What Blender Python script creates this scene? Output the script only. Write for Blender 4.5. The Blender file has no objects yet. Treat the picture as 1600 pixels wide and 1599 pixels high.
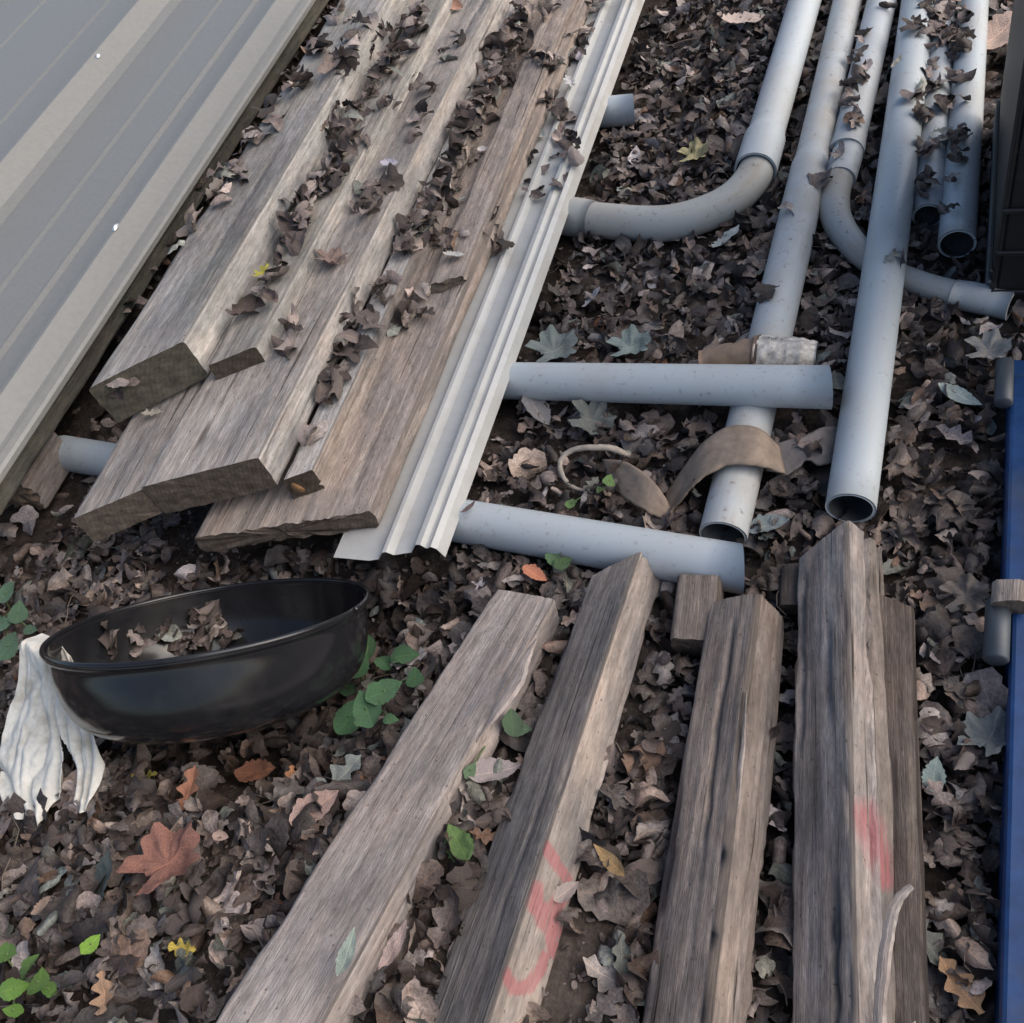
import bpy, math, random
import numpy as np
from mathutils import Matrix, Vector, Euler
from mathutils.bvhtree import BVHTree

# ------------------------------------------------------------------ camera
sc = bpy.context.scene
F, CX, CY, CAMH = 1500., 800., 800., 1.55
_d = np.array([520., -1168.174, -1500.]); _d /= np.linalg.norm(_d); _up = -_d
_Y = np.array([840., 2300., -1500.]); _Y -= _Y.dot(_up)*_up; _Y /= np.linalg.norm(_Y)
_X = np.cross(_Y, _up)
R = np.array([_X, _Y, _up])
EYE = np.array([0, 0, CAMH])
def at(px, py, z=0.):
    """world point seen at a photo pixel, at height z"""
    r = R @ np.array([px-CX, CY-py, -F]); t = (z-CAMH)/r[2]
    return np.array([r[0]*t, r[1]*t, z])
def ray(px, py):
    r = R @ np.array([px-CX, CY-py, -F]); return r/np.linalg.norm(r)
def proj(P):
    c = (np.asarray(P)-EYE) @ R
    return np.stack([CX+F*c[..., 0]/-c[..., 2], CY-F*c[..., 1]/-c[..., 2]], -1), -c[..., 2]

cam_d = bpy.data.cameras.new("camera"); cam = bpy.data.objects.new("camera", cam_d)
sc.collection.objects.link(cam); sc.camera = cam
cam_d.sensor_width = 36; cam_d.lens = 36*F/1600; cam_d.clip_start = .02; cam_d.clip_end = 500
M4 = Matrix.Identity(4)
for i in range(3):
    for j in range(3): M4[i][j] = R[i][j]
M4[2][3] = CAMH
cam.matrix_world = M4

# ------------------------------------------------------------------ light
SUN_EL, SUN_AZ = math.radians(36), math.radians(72)      # azimuth clockwise from +Y (towards +X)
w = bpy.data.worlds.new("World"); sc.world = w; w.use_nodes = True
nt = w.node_tree; bg = nt.nodes["Background"]
sky = nt.nodes.new("ShaderNodeTexSky"); sky.sky_type = 'NISHITA'; sky.sun_disc = False
sky.sun_elevation = SUN_EL; sky.sun_rotation = SUN_AZ; sky.air_density = 1.0; sky.dust_density = 3.0
nt.links.new(sky.outputs[0], bg.inputs[0]); bg.inputs[1].default_value = 0.085
sd = bpy.data.lights.new("sun", 'SUN'); sd.energy = 1.4; sd.angle = math.radians(80); sd.color = (1, .97, .945)
so = bpy.data.objects.new("sun", sd); sc.collection.objects.link(so)
sdir = Vector((math.sin(SUN_AZ)*math.cos(SUN_EL), math.cos(SUN_AZ)*math.cos(SUN_EL), math.sin(SUN_EL)))
so.rotation_euler = sdir.to_track_quat('Z', 'Y').to_euler()
vs = sc.view_settings
vs.view_transform = 'Standard'; vs.look = 'None'; vs.gamma = 1; vs.use_curve_mapping = False; vs.exposure = 0.97

rng = np.random.default_rng(7); random.seed(7)
C = sc.collection

# ------------------------------------------------------------------ noise
def _hash(ix, iy, s):
    h = (ix*374761393 + iy*668265263 + s*1442695041) & 0xffffffff
    h = ((h ^ (h >> 13))*1274126177) & 0xffffffff
    return ((h ^ (h >> 16)) & 0xffff)/65535.
def vnoise(x, y, s=0):
    x = np.asarray(x, float); y = np.asarray(y, float)
    ix = np.floor(x).astype(np.int64); iy = np.floor(y).astype(np.int64)
    fx = x-ix; fy = y-iy; fx = fx*fx*(3-2*fx); fy = fy*fy*(3-2*fy)
    a = _hash(ix, iy, s); b = _hash(ix+1, iy, s); c = _hash(ix, iy+1, s); d = _hash(ix+1, iy+1, s)
    return (a*(1-fx)+b*fx)*(1-fy)+(c*(1-fx)+d*fx)*fy*1.0
def fbm(x, y, s=0, o=4):
    r = 0; a = .5
    for i in range(o):
        r = r+a*(vnoise(x*2**i, y*2**i, s+i*17)-.5); a *= .5
    return r
def smooth(x): x = np.clip(x, 0, 1); return x*x*(3-2*x)

BC0 = at(332, 988, .235)
_ga = (at(205, 470, .1)+at(140, 560, .1))/2; _gb = (at(495, 20, .1)+at(560, 0, .1))/2
def gap_x(y): return _ga[0]+(_gb[0]-_ga[0])*(y-_ga[1])/(_gb[1]-_ga[1])
def ground_z(x, y):
    x = np.asarray(x, float); y = np.asarray(y, float)
    rise = .22*smooth((.95-y)/1.0)*smooth((.02-x)/.75)
    b = .035*fbm(x*3, y*3, 3, 3)+.012*fbm(x*14, y*14, 5, 2)
    far = np.hypot(x, y-2)
    roll = np.where(far > 8, (far-8)*.0+.5*fbm(x*.08, y*.08, 9, 2)*smooth((far-8)/10), 0)
    heap = .07*np.exp(-((x-gap_x(y))/.10)**2)*smooth((y-1.35)/.3)
    dip = .15*np.exp(-(((x-BC0[0])/.27)**4+((y-BC0[1]-.03)/.25)**4))
    return rise+b+roll+heap-dip

# ------------------------------------------------------------------ materials
def mat(name, rough=.6, spec=.5):
    m = bpy.data.materials.new(name); m.use_nodes = True
    n = m.node_tree.nodes; b = n["Principled BSDF"]
    b.inputs["Roughness"].default_value = rough; b.inputs["Specular IOR Level"].default_value = spec
    return m, n, m.node_tree.links, b
def N(n, t, **k):
    o = n.new(t)
    for a, v in k.items():
        if a.startswith('i_'):
            key = a[2:]; key = int(key) if key.isdigit() else key
            o.inputs[key].default_value = v
        else: setattr(o, a, v)
    return o
def mixrgb(n, l, fac, a, b, mode='MIX'):
    o = n.new("ShaderNodeMix"); o.data_type = 'RGBA'; o.blend_type = mode
    for s, v in ((0, fac), (6, a), (7, b)):
        if hasattr(v, 'links'): l.new(v, o.inputs[s])
        elif isinstance(v, (int, float)): o.inputs[s].default_value = v
        else: o.inputs[s].default_value = (*v, 1) if len(v) == 3 else v
    return o.outputs[2]
def math_(n, l, op, a, b=None, c=None, clamp=False):
    o = n.new("ShaderNodeMath"); o.operation = op; o.use_clamp = clamp
    for s, v in enumerate((a, b, c)):
        if v is None: continue
        if hasattr(v, 'links'): l.new(v, o.inputs[s])
        else: o.inputs[s].default_value = v
    return o.outputs[0]
def ramp(n, l, src, stops):
    r = n.new("ShaderNodeValToRGB"); e = r.color_ramp.elements
    while len(e) < len(stops): e.new(.5)
    for q, (p, c) in zip(e, stops):
        q.position = p; q.color = (c, c, c, 1) if isinstance(c, (int, float)) else (*c, 1)
    l.new(src, r.inputs[0]); return r.outputs[0]
def bump(n, l, b, h, strength=.5, dist=.002):
    q = n.new("ShaderNodeBump"); q.inputs["Strength"].default_value = strength; q.inputs["Distance"].default_value = dist
    l.new(h, q.inputs["Height"]); l.new(q.outputs[0], b.inputs["Normal"])
def mapped(n, l, src, scale, loc=(0, 0, 0), rot=(0, 0, 0)):
    m = n.new("ShaderNodeMapping"); m.inputs["Scale"].default_value = scale; m.inputs["Location"].default_value = loc
    m.inputs["Rotation"].default_value = rot; l.new(src, m.inputs[0]); return m.outputs[0]
def noise(n, l, vec, scale=1., detail=4., rough=.6, out=0):
    q = n.new("ShaderNodeTexNoise"); q.inputs["Scale"].default_value = scale; q.inputs["Detail"].default_value = detail
    q.inputs["Roughness"].default_value = rough
    if vec is not None: l.new(vec, q.inputs["Vector"])
    return q.outputs[out]

def wood_mat(name, ca, cb, seed=0., green=0., crack=.6, streak=1.0):
    """ca: colour at tone 0, cb: colour at tone 1; grain runs along U (metres)"""
    m, n, l, b = mat(name, .82, .25)
    ca, cb = [tuple(.84*v+.16*sum(c)/3*t for v, t in zip(c, (1.02, .985, 1.0))) for c in (ca, cb)]
    uv = n.new("ShaderNodeUVMap").outputs[0]
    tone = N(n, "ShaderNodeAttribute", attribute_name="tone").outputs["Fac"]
    paint = N(n, "ShaderNodeAttribute", attribute_name="paint").outputs["Fac"]
    g1 = noise(n, l, mapped(n, l, uv, (5, 95, 1), (seed, seed, seed)), 1, 7, .68)
    g2 = noise(n, l, mapped(n, l, uv, (2.2, 34, 1), (seed+3, 0, seed)), 1, 5, .6)
    bl = noise(n, l, mapped(n, l, uv, (5, 11, 1), (seed+8, 2, 0)), 1, 5, .6)
    fine = noise(n, l, mapped(n, l, uv, (60, 420, 1), (seed, 0, 0)), 1, 3, .6)
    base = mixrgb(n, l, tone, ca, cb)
    f = ramp(n, l, g1, [(.28, .70), (.5, .98), (.75, 1.2)])
    base = mixrgb(n, l, streak, base, f, 'MULTIPLY')
    base = mixrgb(n, l, .8, base, ramp(n, l, g2, [(.3, .8), (.7, 1.18)]), 'MULTIPLY')
    base = mixrgb(n, l, .8, base, ramp(n, l, bl, [(.3, (.55, .56, .60)), (.5, (1, .98, .96)), (.7, (1.38, 1.28, 1.2))]), 'MULTIPLY')
    base = mixrgb(n, l, .55, base, ramp(n, l, fine, [(.3, .65), (.7, 1.3)]), 'MULTIPLY')
    if green:
        gm = noise(n, l, mapped(n, l, uv, (4, 6, 1), (seed+1, 9, 0)), 1, 4)
        base = mixrgb(n, l, math_(n, l, 'MULTIPLY', ramp(n, l, gm, [(.45, 0.), (.62, 1.)]), green), base, (.13, .15, .12))
    mo = noise(n, l, mapped(n, l, uv, (22, 60, 1), (seed+2, 5, 0)), 1, 6, .7)
    base = mixrgb(n, l, .75, base, ramp(n, l, mo, [(.32, .6), (.5, 1.), (.68, 1.4)]), 'MULTIPLY')
    wb = noise(n, l, mapped(n, l, uv, (7, 16, 1), (seed+6, 15, 0)), 1, 5, .65)
    base = mixrgb(n, l, .4, base, ramp(n, l, wb, [(.42, (1, 1, 1)), (.62, (1.08, .94, .84))]), 'MULTIPLY')
    # fine dark checks
    ck = noise(n, l, mapped(n, l, uv, (1.6, 75, 1), (seed+5, 4, 0)), 1, 4, .55)
    ckm = math_(n, l, 'MULTIPLY', ramp(n, l, ck, [(.30, 1.), (.37, 0.)]), crack)
    base = mixrgb(n, l, ckm, base, (.03, .025, .022))
    # small knots and dirt specks
    vv = N(n, "ShaderNodeTexVoronoi", i_Scale=1.0); l.new(mapped(n, l, uv, (3.2, 11, 1), (seed*2, 1, 0)), vv.inputs["Vector"])
    kn = ramp(n, l, vv.outputs["Distance"], [(.03, .75), (.11, 0.)])
    base = mixrgb(n, l, kn, base, (.06, .045, .035))
    sp = N(n, "ShaderNodeTexVoronoi", i_Scale=1.0); l.new(mapped(n, l, uv, (45, 60, 1), (seed, 1, 0)), sp.inputs["Vector"])
    base = mixrgb(n, l, ramp(n, l, sp.outputs["Distance"], [(.06, .7), (.13, 0.)]), base, (.05, .04, .035))
    pm = math_(n, l, 'MULTIPLY', paint, ramp(n, l, g1, [(.34, .1), (.52, 1.)]))
    pm = ramp(n, l, pm, [(.12, 0.), (.62, .55)])
    base = mixrgb(n, l, pm, base, (.36, .085, .10))
    l.new(base, b.inputs["Base Color"])
    h = math_(n, l, 'ADD', g1, math_(n, l, 'MULTIPLY', fine, .35))
    h = math_(n, l, 'SUBTRACT', h, math_(n, l, 'MULTIPLY', ckm, .8))
    bump(n, l, b, h, .9, .005)
    return m
def endgrain_mat(name, col, seed=0.):
    m, n, l, b = mat(name, .9, .15)
    uv = n.new("ShaderNodeUVMap").outputs[0]
    wv = N(n, "ShaderNodeTexWave", wave_type='RINGS', rings_direction='Z', i_Scale=38., i_Distortion=1.8, i_Detail=3.)
    wv.inputs["Detail Scale"].default_value = 6
    l.new(mapped(n, l, uv, (1, 1, 1), (seed*.07+.12, -.16, 0)), wv.inputs[0])
    ns = noise(n, l, uv, 45, 6, .65)
    base = mixrgb(n, l, .3, col, ramp(n, l, wv.outputs[0], [(.2, .8), (.8, 1.12)]), 'MULTIPLY')
    base = mixrgb(n, l, .9, base, ramp(n, l, ns, [(.3, .5), (.5, .95), (.7, 1.5)]), 'MULTIPLY')
    l.new(base, b.inputs["Base Color"])
    bump(n, l, b, math_(n, l, 'ADD', ns, math_(n, l, 'MULTIPLY', wv.outputs[0], .06)), .8, .003)
    return m
def pipe_mat(name, col, dirt=.5, seed=0., rough=.36, stripe=None):
    m, n, l, b = mat(name, rough, .5)
    uv = n.new("ShaderNodeUVMap").outputs[0]
    t = N(n, "ShaderNodeTexCoord").outputs["Object"]
    d1 = noise(n, l, mapped(n, l, t, (5, 5, 5), (seed, 0, seed)), 1, 6, .65)
    d2 = noise(n, l, mapped(n, l, uv, (3, 26, 1), (seed, 4, 0)), 1, 6, .7)
    base = mixrgb(n, l, math_(n, l, 'MULTIPLY', ramp(n, l, d1, [(.45, 0.), (.7, 1.)]), dirt), col, (.36, .31, .25))
    base = mixrgb(n, l, math_(n, l, 'MULTIPLY', ramp(n, l, d2, [(.55, 0.), (.72, 1.)]), dirt*.8), base, (.30, .25, .19))
    sp = noise(n, l, mapped(n, l, t, (70, 70, 70), (seed, 0, 0)), 1, 5, .65)
    base = mixrgb(n, l, math_(n, l, 'MULTIPLY', ramp(n, l, sp, [(.60, 0.), (.68, 1.)]), .5*dirt+.3), base, (.16, .13, .11))
    if stripe:
        sx = N(n, "ShaderNodeSeparateXYZ"); l.new(uv, sx.inputs[0])
        f = math_(n, l, 'COMPARE', sx.outputs[1], stripe, .0013)
        base = mixrgb(n, l, math_(n, l, 'MULTIPLY', f, .8), base, (.04, .04, .05))
    l.new(base, b.inputs["Base Color"])
    l.new(ramp(n, l, d1, [(.4, rough), (.7, rough+.3)]), b.inputs["Roughness"])
    sc_ = noise(n, l, mapped(n, l, uv, (6, 260, 1)), 1, 3)
    bump(n, l, b, math_(n, l, 'ADD', sc_, d2), .12, .001)
    return m
def plain_mat(name, col, rough=.5, var=.25, scale=30., metallic=0., bumpd=.0008, col2=None, dirtcol=(.12, .1, .08), dirt=.3, st=None):
    m, n, l, b = mat(name, rough, .5)
    b.inputs["Metallic"].default_value = metallic
    t = N(n, "ShaderNodeTexCoord").outputs["Object"]
    if st: t = mapped(n, l, t, st)
    a = noise(n, l, t, scale, 6, .65); c2 = noise(n, l, t, scale*.15, 5, .6)
    base = mixrgb(n, l, var, col, ramp(n, l, a, [(.3, .5), (.7, 1.5)]), 'MULTIPLY')
    base = mixrgb(n, l, math_(n, l, 'MULTIPLY', ramp(n, l, c2, [(.5, 0.), (.72, 1.)]), dirt), base, col2 or dirtcol)
    l.new(base, b.inputs["Base Color"])
    bump(n, l, b, a, .5, bumpd)
    return m
def leaf_mat(name, rough=.55, green=False):
    m, n, l, b = mat(name, rough, .4)
    uv = n.new("ShaderNodeUVMap").outputs[0]
    col = N(n, "ShaderNodeAttribute", attribute_name="leafcol").outputs["Color"]
    sx = N(n, "ShaderNodeSeparateXYZ"); l.new(uv, sx.inputs[0])
    ay = math_(n, l, 'ABSOLUTE', sx.outputs[1])
    mid = math_(n, l, 'LESS_THAN', ay, .013)
    ph = math_(n, l, 'FRACT', math_(n, l, 'MULTIPLY', math_(n, l, 'SUBTRACT', sx.outputs[0], math_(n, l, 'MULTIPLY', ay, .9)), 8.))
    sv = math_(n, l, 'LESS_THAN', ph, .10)
    vein = math_(n, l, 'MAXIMUM', mid, math_(n, l, 'MULTIPLY', sv, .6))
    t = N(n, "ShaderNodeTexCoord").outputs["Object"]
    a = noise(n, l, t, 55, 5, .65); c2 = noise(n, l, t, 220, 3, .6)
    base = mixrgb(n, l, .9, col, ramp(n, l, a, [(.3, .55), (.5, .95), (.7, 1.4)]), 'MULTIPLY')
    base = mixrgb(n, l, .45, base, ramp(n, l, c2, [(.35, .6), (.65, 1.3)]), 'MULTIPLY')
    base = mixrgb(n, l, math_(n, l, 'MULTIPLY', vein, .42), base, mixrgb(n, l, 1., col, (1.9, 1.7, 1.5), 'MULTIPLY'))
    gi = N(n, "ShaderNodeNewGeometry")
    base = mixrgb(n, l, math_(n, l, 'MULTIPLY', gi.outputs["Backfacing"], .45), base, mixrgb(n, l, 1., base, (1.7, 1.65, 1.7), 'MULTIPLY'))
    l.new(base, b.inputs["Base Color"])
    bump(n, l, b, math_(n, l, 'ADD', a, math_(n, l, 'MULTIPLY', vein, .3)), .8, .005)
    return m
def soil_mat():
    m, n, l, b = mat("soil", .95, .1)
    t = N(n, "ShaderNodeTexCoord").outputs["Object"]
    a = noise(n, l, t, 60, 8, .7); c2 = noise(n, l, t, 4, 5, .6)
    base = mixrgb(n, l, ramp(n, l, c2, [(.4, 0.), (.65, 1.)]), (.035, .027, .023), (.10, .08, .068))
    base = mixrgb(n, l, .9, base, ramp(n, l, a, [(.3, .45), (.5, .95), (.7, 1.7)]), 'MULTIPLY')
    l.new(base, b.inputs["Base Color"]); bump(n, l, b, a, .9, .012)
    return m

M_SOIL = soil_mat(); M_LEAF = leaf_mat("dead_leaf"); M_GREEN = leaf_mat("fresh_leaf", .4)

# ------------------------------------------------------------------ object helpers
SOLV, SOLF = [], []
def link(o, parent=None):
    C.objects.link(o)
    if parent is not None: o.parent = parent
    return o
def tag(o, label=None, cat=None, group=None, kind=None):
    for k, v in (('label', label), ('category', cat), ('group', group), ('kind', kind)):
        if v: o[k] = v
    return o
def empty(name, loc, label=None, cat=None, group=None):
    o = bpy.data.objects.new(name, None); o.location = loc; o.empty_display_size = .05
    link(o); return tag(o, label, cat, group)
def make_mesh(name, V, Fc, mats, uv=None, attrs=None, midx=None, smooth_=True, origin=None, parent=None, solid=True):
    """V in world coordinates; Fc list/array of faces; uv per vertex"""
    V = np.asarray(V, float)
    org = np.array(origin if origin is not None else V.mean(0))
    if parent is not None: org = np.array(parent.location)
    me = bpy.data.meshes.new(name); me.from_pydata((V-org).tolist(), [], [list(map(int, f)) for f in Fc])
    for m in (mats if isinstance(mats, (list, tuple)) else [mats]): me.materials.append(m)
    if uv is not None:
        ul = me.uv_layers.new(name="UVMap"); li = np.empty(len(me.loops), int); me.loops.foreach_get("vertex_index", li)
        ul.data.foreach_set("uv", np.asarray(uv, float)[li][:, :2].ravel())
    for k, a in (attrs or {}).items():
        at_ = me.attributes.new(k, 'FLOAT', 'POINT'); at_.data.foreach_set("value", np.asarray(a, float))
    if midx is not None: me.polygons.foreach_set("material_index", np.asarray(midx, int))
    me.polygons.foreach_set("use_smooth", [smooth_]*len(me.polygons))
    me.update()
    o = bpy.data.objects.new(name, me)
    if parent is None: o.location = org
    link(o, parent)
    if solid:
        k = sum(len(v) for v in SOLV); SOLV.append(V)
        SOLF.extend([[int(i)+k for i in f] for f in Fc])
    return o
def grid_faces(nu, nv, wrap=False, off=0, flip=False):
    f = []
    for i in range(nu-1):
        for j in range(nv if wrap else nv-1):
            a = i*nv+j; b = i*nv+(j+1) % nv; q = [off+a, off+b, off+b+nv, off+a+nv]
            f.append(q[::-1] if flip else q)
    return f

# ------------------------------------------------------------------ wood
def pix_dist(px, segs, soft=1.5):
    """distance of pixels to strokes [((x,y),(x,y),width)...] as soft mask"""
    m = np.zeros(len(px))
    for (a, b, wd) in segs:
        a = np.array(a, float); b = np.array(b, float); ab = b-a
        t = np.clip(((px-a) @ ab)/max(ab @ ab, 1e-6), 0, 1)
        d = np.linalg.norm(px-(a+t[:, None]*ab), axis=1)
        m = np.maximum(m, np.clip(soft*(1.-d/wd)+.5, 0, 1))
    return m
def beam(name, near, far, roll, wl, wr, mats, seed=0, step=.012, pstep=.005, rad=.004, amp=.0013, wav=.0016,
         cracks=3, cdeep=1., skew0=0., skew1=0., taper=1., tone=None, strokes=None, endrough=.004, parent=None, label=None,
         cat=None, group=None, length=None, chips=None):
    """rectangular timber. near/far: ridge (top right edge) points. roll: tilt of the top face down to the left (rad)."""
    near = np.array(near, float); far = np.array(far, float)
    ax = far-near; L = np.linalg.norm(ax); ax /= L
    if length: L = length
    side = np.cross(ax, [0, 0, 1.]); side /= np.linalg.norm(side); upv = np.cross(side, ax)
    u = -math.cos(roll)*side-math.sin(roll)*upv        # along the top face, away from ridge
    v = math.sin(roll)*side-math.cos(roll)*upv         # down the right face
    # perimeter (a along u, b along v)
    def edge(n0, n1): return np.linspace(0, 1, max(3, int(np.hypot(*(np.array(n1)-n0))/pstep)), endpoint=False)
    pts = []
    cs = [(rad, 0), (wl-rad, 0), (wl, rad), (wl, wr-rad), (wl-rad, wr), (rad, wr), (0, wr-rad), (0, rad)]
    for i in range(8):
        a = np.array(cs[i], float); b = np.array(cs[(i+1) % 8], float)
        if i % 2 == 0:
            for t in edge(a, b): pts.append(a+(b-a)*t)
        else: pts.append(a); 
    pts = np.array(pts); npt = len(pts)
    dp = np.linalg.norm(np.roll(pts, -1, 0)-pts, axis=1); per = np.concatenate([[0], np.cumsum(dp)[:-1]]); perL = dp.sum()
    nrm = np.stack([-(np.roll(pts, -1, 0)-np.roll(pts, 1, 0))[:, 1], (np.roll(pts, -1, 0)-np.roll(pts, 1, 0))[:, 0]], 1)
    nrm /= np.linalg.norm(nrm, axis=1)[:, None]
    cen = np.array([wl/2, wr/2]); sgn = np.sign(((pts-cen)*nrm).sum(1)); nrm *= sgn[:, None]
    ns = max(8, int(L/step)); S = np.linspace(0, L, ns)
    SS, PP = np.meshgrid(S, per, indexing='ij')
    # displacement along the outward normal
    ppn = PP/.010
    disp = amp*2*fbm(SS*7+seed, ppn*1.2, seed, 3)+wav*2*fbm(SS*2.3+seed*3, PP*14, seed+5, 3)
    # rough arrises
    cornr = np.minimum.reduce([np.abs(PP-per[np.argmin(np.linalg.norm(pts-c, axis=1))]) for c in ((0, 0), (wl, 0), (wl, wr), (0, wr))])
    disp -= np.exp(-(cornr/.007)**2)*np.clip(fbm(SS*13+seed, SS*0+seed, seed+8, 4)*.022, 0, .007)
    rr = np.random.default_rng(seed+100)
    for k in range(cracks):
        p0 = rr.uniform(0, perL); s0 = rr.uniform(-.2*L, .8*L); s1 = s0+rr.uniform(.15, .5)*min(L, 1.5); wd = rr.uniform(.0022, .0045)*cdeep**.5; dep = rr.uniform(.004, .010)*cdeep
        line = p0+.010*(vnoise(SS*5, SS*0, seed+k)-.5)+.006*(vnoise(SS*22, SS*0, seed+k+3)-.5)
        env = smooth((SS-s0)/.08)*smooth((s1-SS)/.12)
        disp -= dep*env*np.exp(-((PP-line)/wd)**2)
    for (s0, s1, p0, p1, dep) in (chips or []):
        disp -= dep*smooth((SS-s0)/.02)*smooth((s1-SS)/.03)*smooth((PP-p0)/.006)*smooth((p1-PP)/.006)*(.7+.6*vnoise(SS*30, PP*150, seed))
    A = pts[None, :, 0]+nrm[None, :, 0]*disp; B = pts[None, :, 1]+nrm[None, :, 1]*disp
    tp = 1+(taper-1)*S[:, None]/L
    A = A*tp; B = B*tp
    bend = (.006*fbm(S*1.1+seed, S*0, seed+31, 2))[:, None]
    e0 = np.clip(1-SS/.15, 0, 1); e1 = np.clip(1-(L-SS)/.15, 0, 1)
    s2 = SS+skew0*(A/wl)*e0+skew1*(A/wl)*e1
    s2 = s2+(1-np.clip(SS/.02, 0, 1))*endrough*2*fbm(PP*60+seed, PP*0, seed+11, 3)
    V = near+s2[..., None]*ax+(A+bend)[..., None]*u+B[..., None]*v
    Vs = V.reshape(-1, 3); UV = np.stack([SS.ravel(), PP.ravel()], 1)
    Fc = grid_faces(ns, npt, True); mi = [0]*len(Fc)
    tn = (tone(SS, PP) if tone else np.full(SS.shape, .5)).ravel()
    pt = np.zeros(len(Vs))
    if strokes:
        px, _ = proj(Vs); pt = pix_dist(px, strokes['segs'], strokes.get('soft', 1.5))
        inr = ((PP.ravel() > strokes['p'][0]) & (PP.ravel() < strokes['p'][1])); pt = pt*inr
    allV, allUV, allT, allP = [Vs], [UV], [tn], [pt]
    base = len(Vs)
    for row, sg in ((0, 1), (ns-1, -1)):                       # caps in rings
        ringV = V[row]; c = ringV.mean(0); ab = np.stack([A[row], B[row]], 1); cab = ab.mean(0)
        rings = []
        for kf in (1., .9, .7, .45, .2):
            P = c+(ringV-c)*kf; q = cab+(ab-cab)*kf
            dd = fbm(q[:, 0]*55+seed+row, q[:, 1]*55, seed+2, 3)*endrough*2*(0 if kf == 1 else 1)
            P = P+ax*dd[:, None]
            rings.append((P, q))
        cv = np.concatenate([r[0] for r in rings]+[c[None]]); cu = np.concatenate([r[1] for r in rings]+[cab[None]])
        allV.append(cv); allUV.append(cu); allT.append(np.full(len(cv), .5)); allP.append(np.zeros(len(cv)))
        ff = grid_faces(5, npt, True, base, flip=(sg < 0)); last = base+4*npt; ci = base+5*npt
        ff += [[last+j, last+(j+1) % npt, ci] if sg > 0 else [last+(j+1) % npt, last+j, ci] for j in range(npt)]
        Fc += ff; mi += [1]*len(ff); base += len(cv)
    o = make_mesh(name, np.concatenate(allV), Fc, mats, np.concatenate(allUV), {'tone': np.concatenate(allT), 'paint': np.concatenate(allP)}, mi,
                  origin=near if parent is None else None, parent=parent)
    tag(o, label, cat, group)
    return o, dict(near=near, ax=ax, u=u, v=v, L=L)

def board(name, nR, fR, nL, z, t, mats, zf=None, ext=1.35, roll=0., **k):
    """board in the stack: near right, far right, near left corners given where they are seen at height z"""
    a = at(*nR, z); b = at(*fR, z if zf is None else zf); c = at(*nL, z)
    b = a+(b-a)*ext
    ax = (b-a)/np.linalg.norm(b-a); side = np.array([ax[1], -ax[0], 0]); side /= np.linalg.norm(side)
    wl = abs((c-a) @ side); sk = (c-a) @ ax
    return beam(name, a, b, roll, wl, t, mats, skew0=sk, step=.022, pstep=.007, **k)

# ------------------------------------------------------------------ ground
def make_ground():
    def axis(c0, c1, st, far):
        inner = np.arange(c0, c1+st/2, st); g = []; d = st; x = c1
        while x < far: d *= 1.35; x += d; g.append(x)
        lo = []; d = st; x = c0
        while x > -far: d *= 1.35; x -= d; lo.append(x)
        return np.array(lo[::-1]+list(inner)+g)
    xs = axis(-4.6, 1.6, .03, 70); ys = axis(-1., 5., .03, 70)
    XX, YY = np.meshgrid(xs, ys, indexing='ij')
    Z = ground_z(XX, YY)-.006
    V = np.stack([XX, YY, Z], -1).reshape(-1, 3)
    o = make_mesh("ground", V, grid_faces(len(xs), len(ys), flip=True), M_SOIL, origin=(0, 0, 0), solid=False)
    o['kind'] = 'structure'
    return o
ground = make_ground()

# ------------------------------------------------------------------ materials for things
W_A = [wood_mat("weathered_plank_grey", (.19, .18, .175), (.42, .41, .395), 1., .25), endgrain_mat("end_grain_mossy", (.085, .077, .06), 1)]
W_B = [wood_mat("weathered_plank_tan", (.20, .19, .17), (.39, .375, .35), 4., .15), endgrain_mat("end_grain_brown", (.075, .06, .047), 2)]
W_C = [wood_mat("weathered_plank_pale", (.235, .215, .20), (.40, .38, .36), 7.), endgrain_mat("end_grain_sawn", (.125, .10, .08), 3)]
W_D = [wood_mat("weathered_plank_whitish", (.38, .38, .38), (.27, .235, .21), 11., 0, .9), W_B[1]]
W_E = [wood_mat("weathered_plank_reddish", (.27, .22, .19), (.36, .315, .28), 15., 0, .8), endgrain_mat("end_grain_rough", (.14, .11, .088), 5)]
W_T1 = [wood_mat("timber_pinkish_tan", (.26, .23, .215), (.35, .31, .29), 20., 0, .3, .55), W_C[1]]
W_T2 = [wood_mat("timber_dark_grey", (.165, .152, .145), (.31, .27, .24), 24., 0, .7), W_C[1]]
W_T3 = [wood_mat("timber_split_brown", (.165, .138, .12), (.265, .22, .19), 28., 0, 1.), W_C[1]]
W_T4 = [wood_mat("timber_cracked_grey", (.175, .15, .132), (.29, .26, .245), 33., 0, 1.), W_C[1]]
W_T5 = [wood_mat("timber_dark_brown", (.10, .08, .068), (.13, .105, .09), 38., 0, .9), W_B[1]]  # dark brown wood throughout
M_PIPE = [pipe_mat("grey_plastic_%d" % i, c, d, i*3.3, r) for i, (c, d, r) in enumerate([
    ((.44, .475, .495), .3, .36), ((.42, .445, .455), .65, .42), ((.44, .465, .48), .45, .4), ((.43, .47, .495), .2, .33),
    ((.37, .375, .36), .8, .48)])]
M_PIPES = pipe_mat("grey_plastic_printed", (.44, .475, .495), .4, 9, .38, stripe=.05)
M_INNER = plain_mat("pipe_inside", (.12, .125, .13), .7)
M_ROOF = plain_mat("painted_sheet_metal", (.222, .216, .198), .36, .16, 60, 0, .0002, (.235, .23, .215), dirt=.3)
M_CREAM = plain_mat("cream_trim_metal", (.43, .425, .405), .3, .12, 30, 0, .0002, (.24, .2, .16), dirt=.5)
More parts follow.
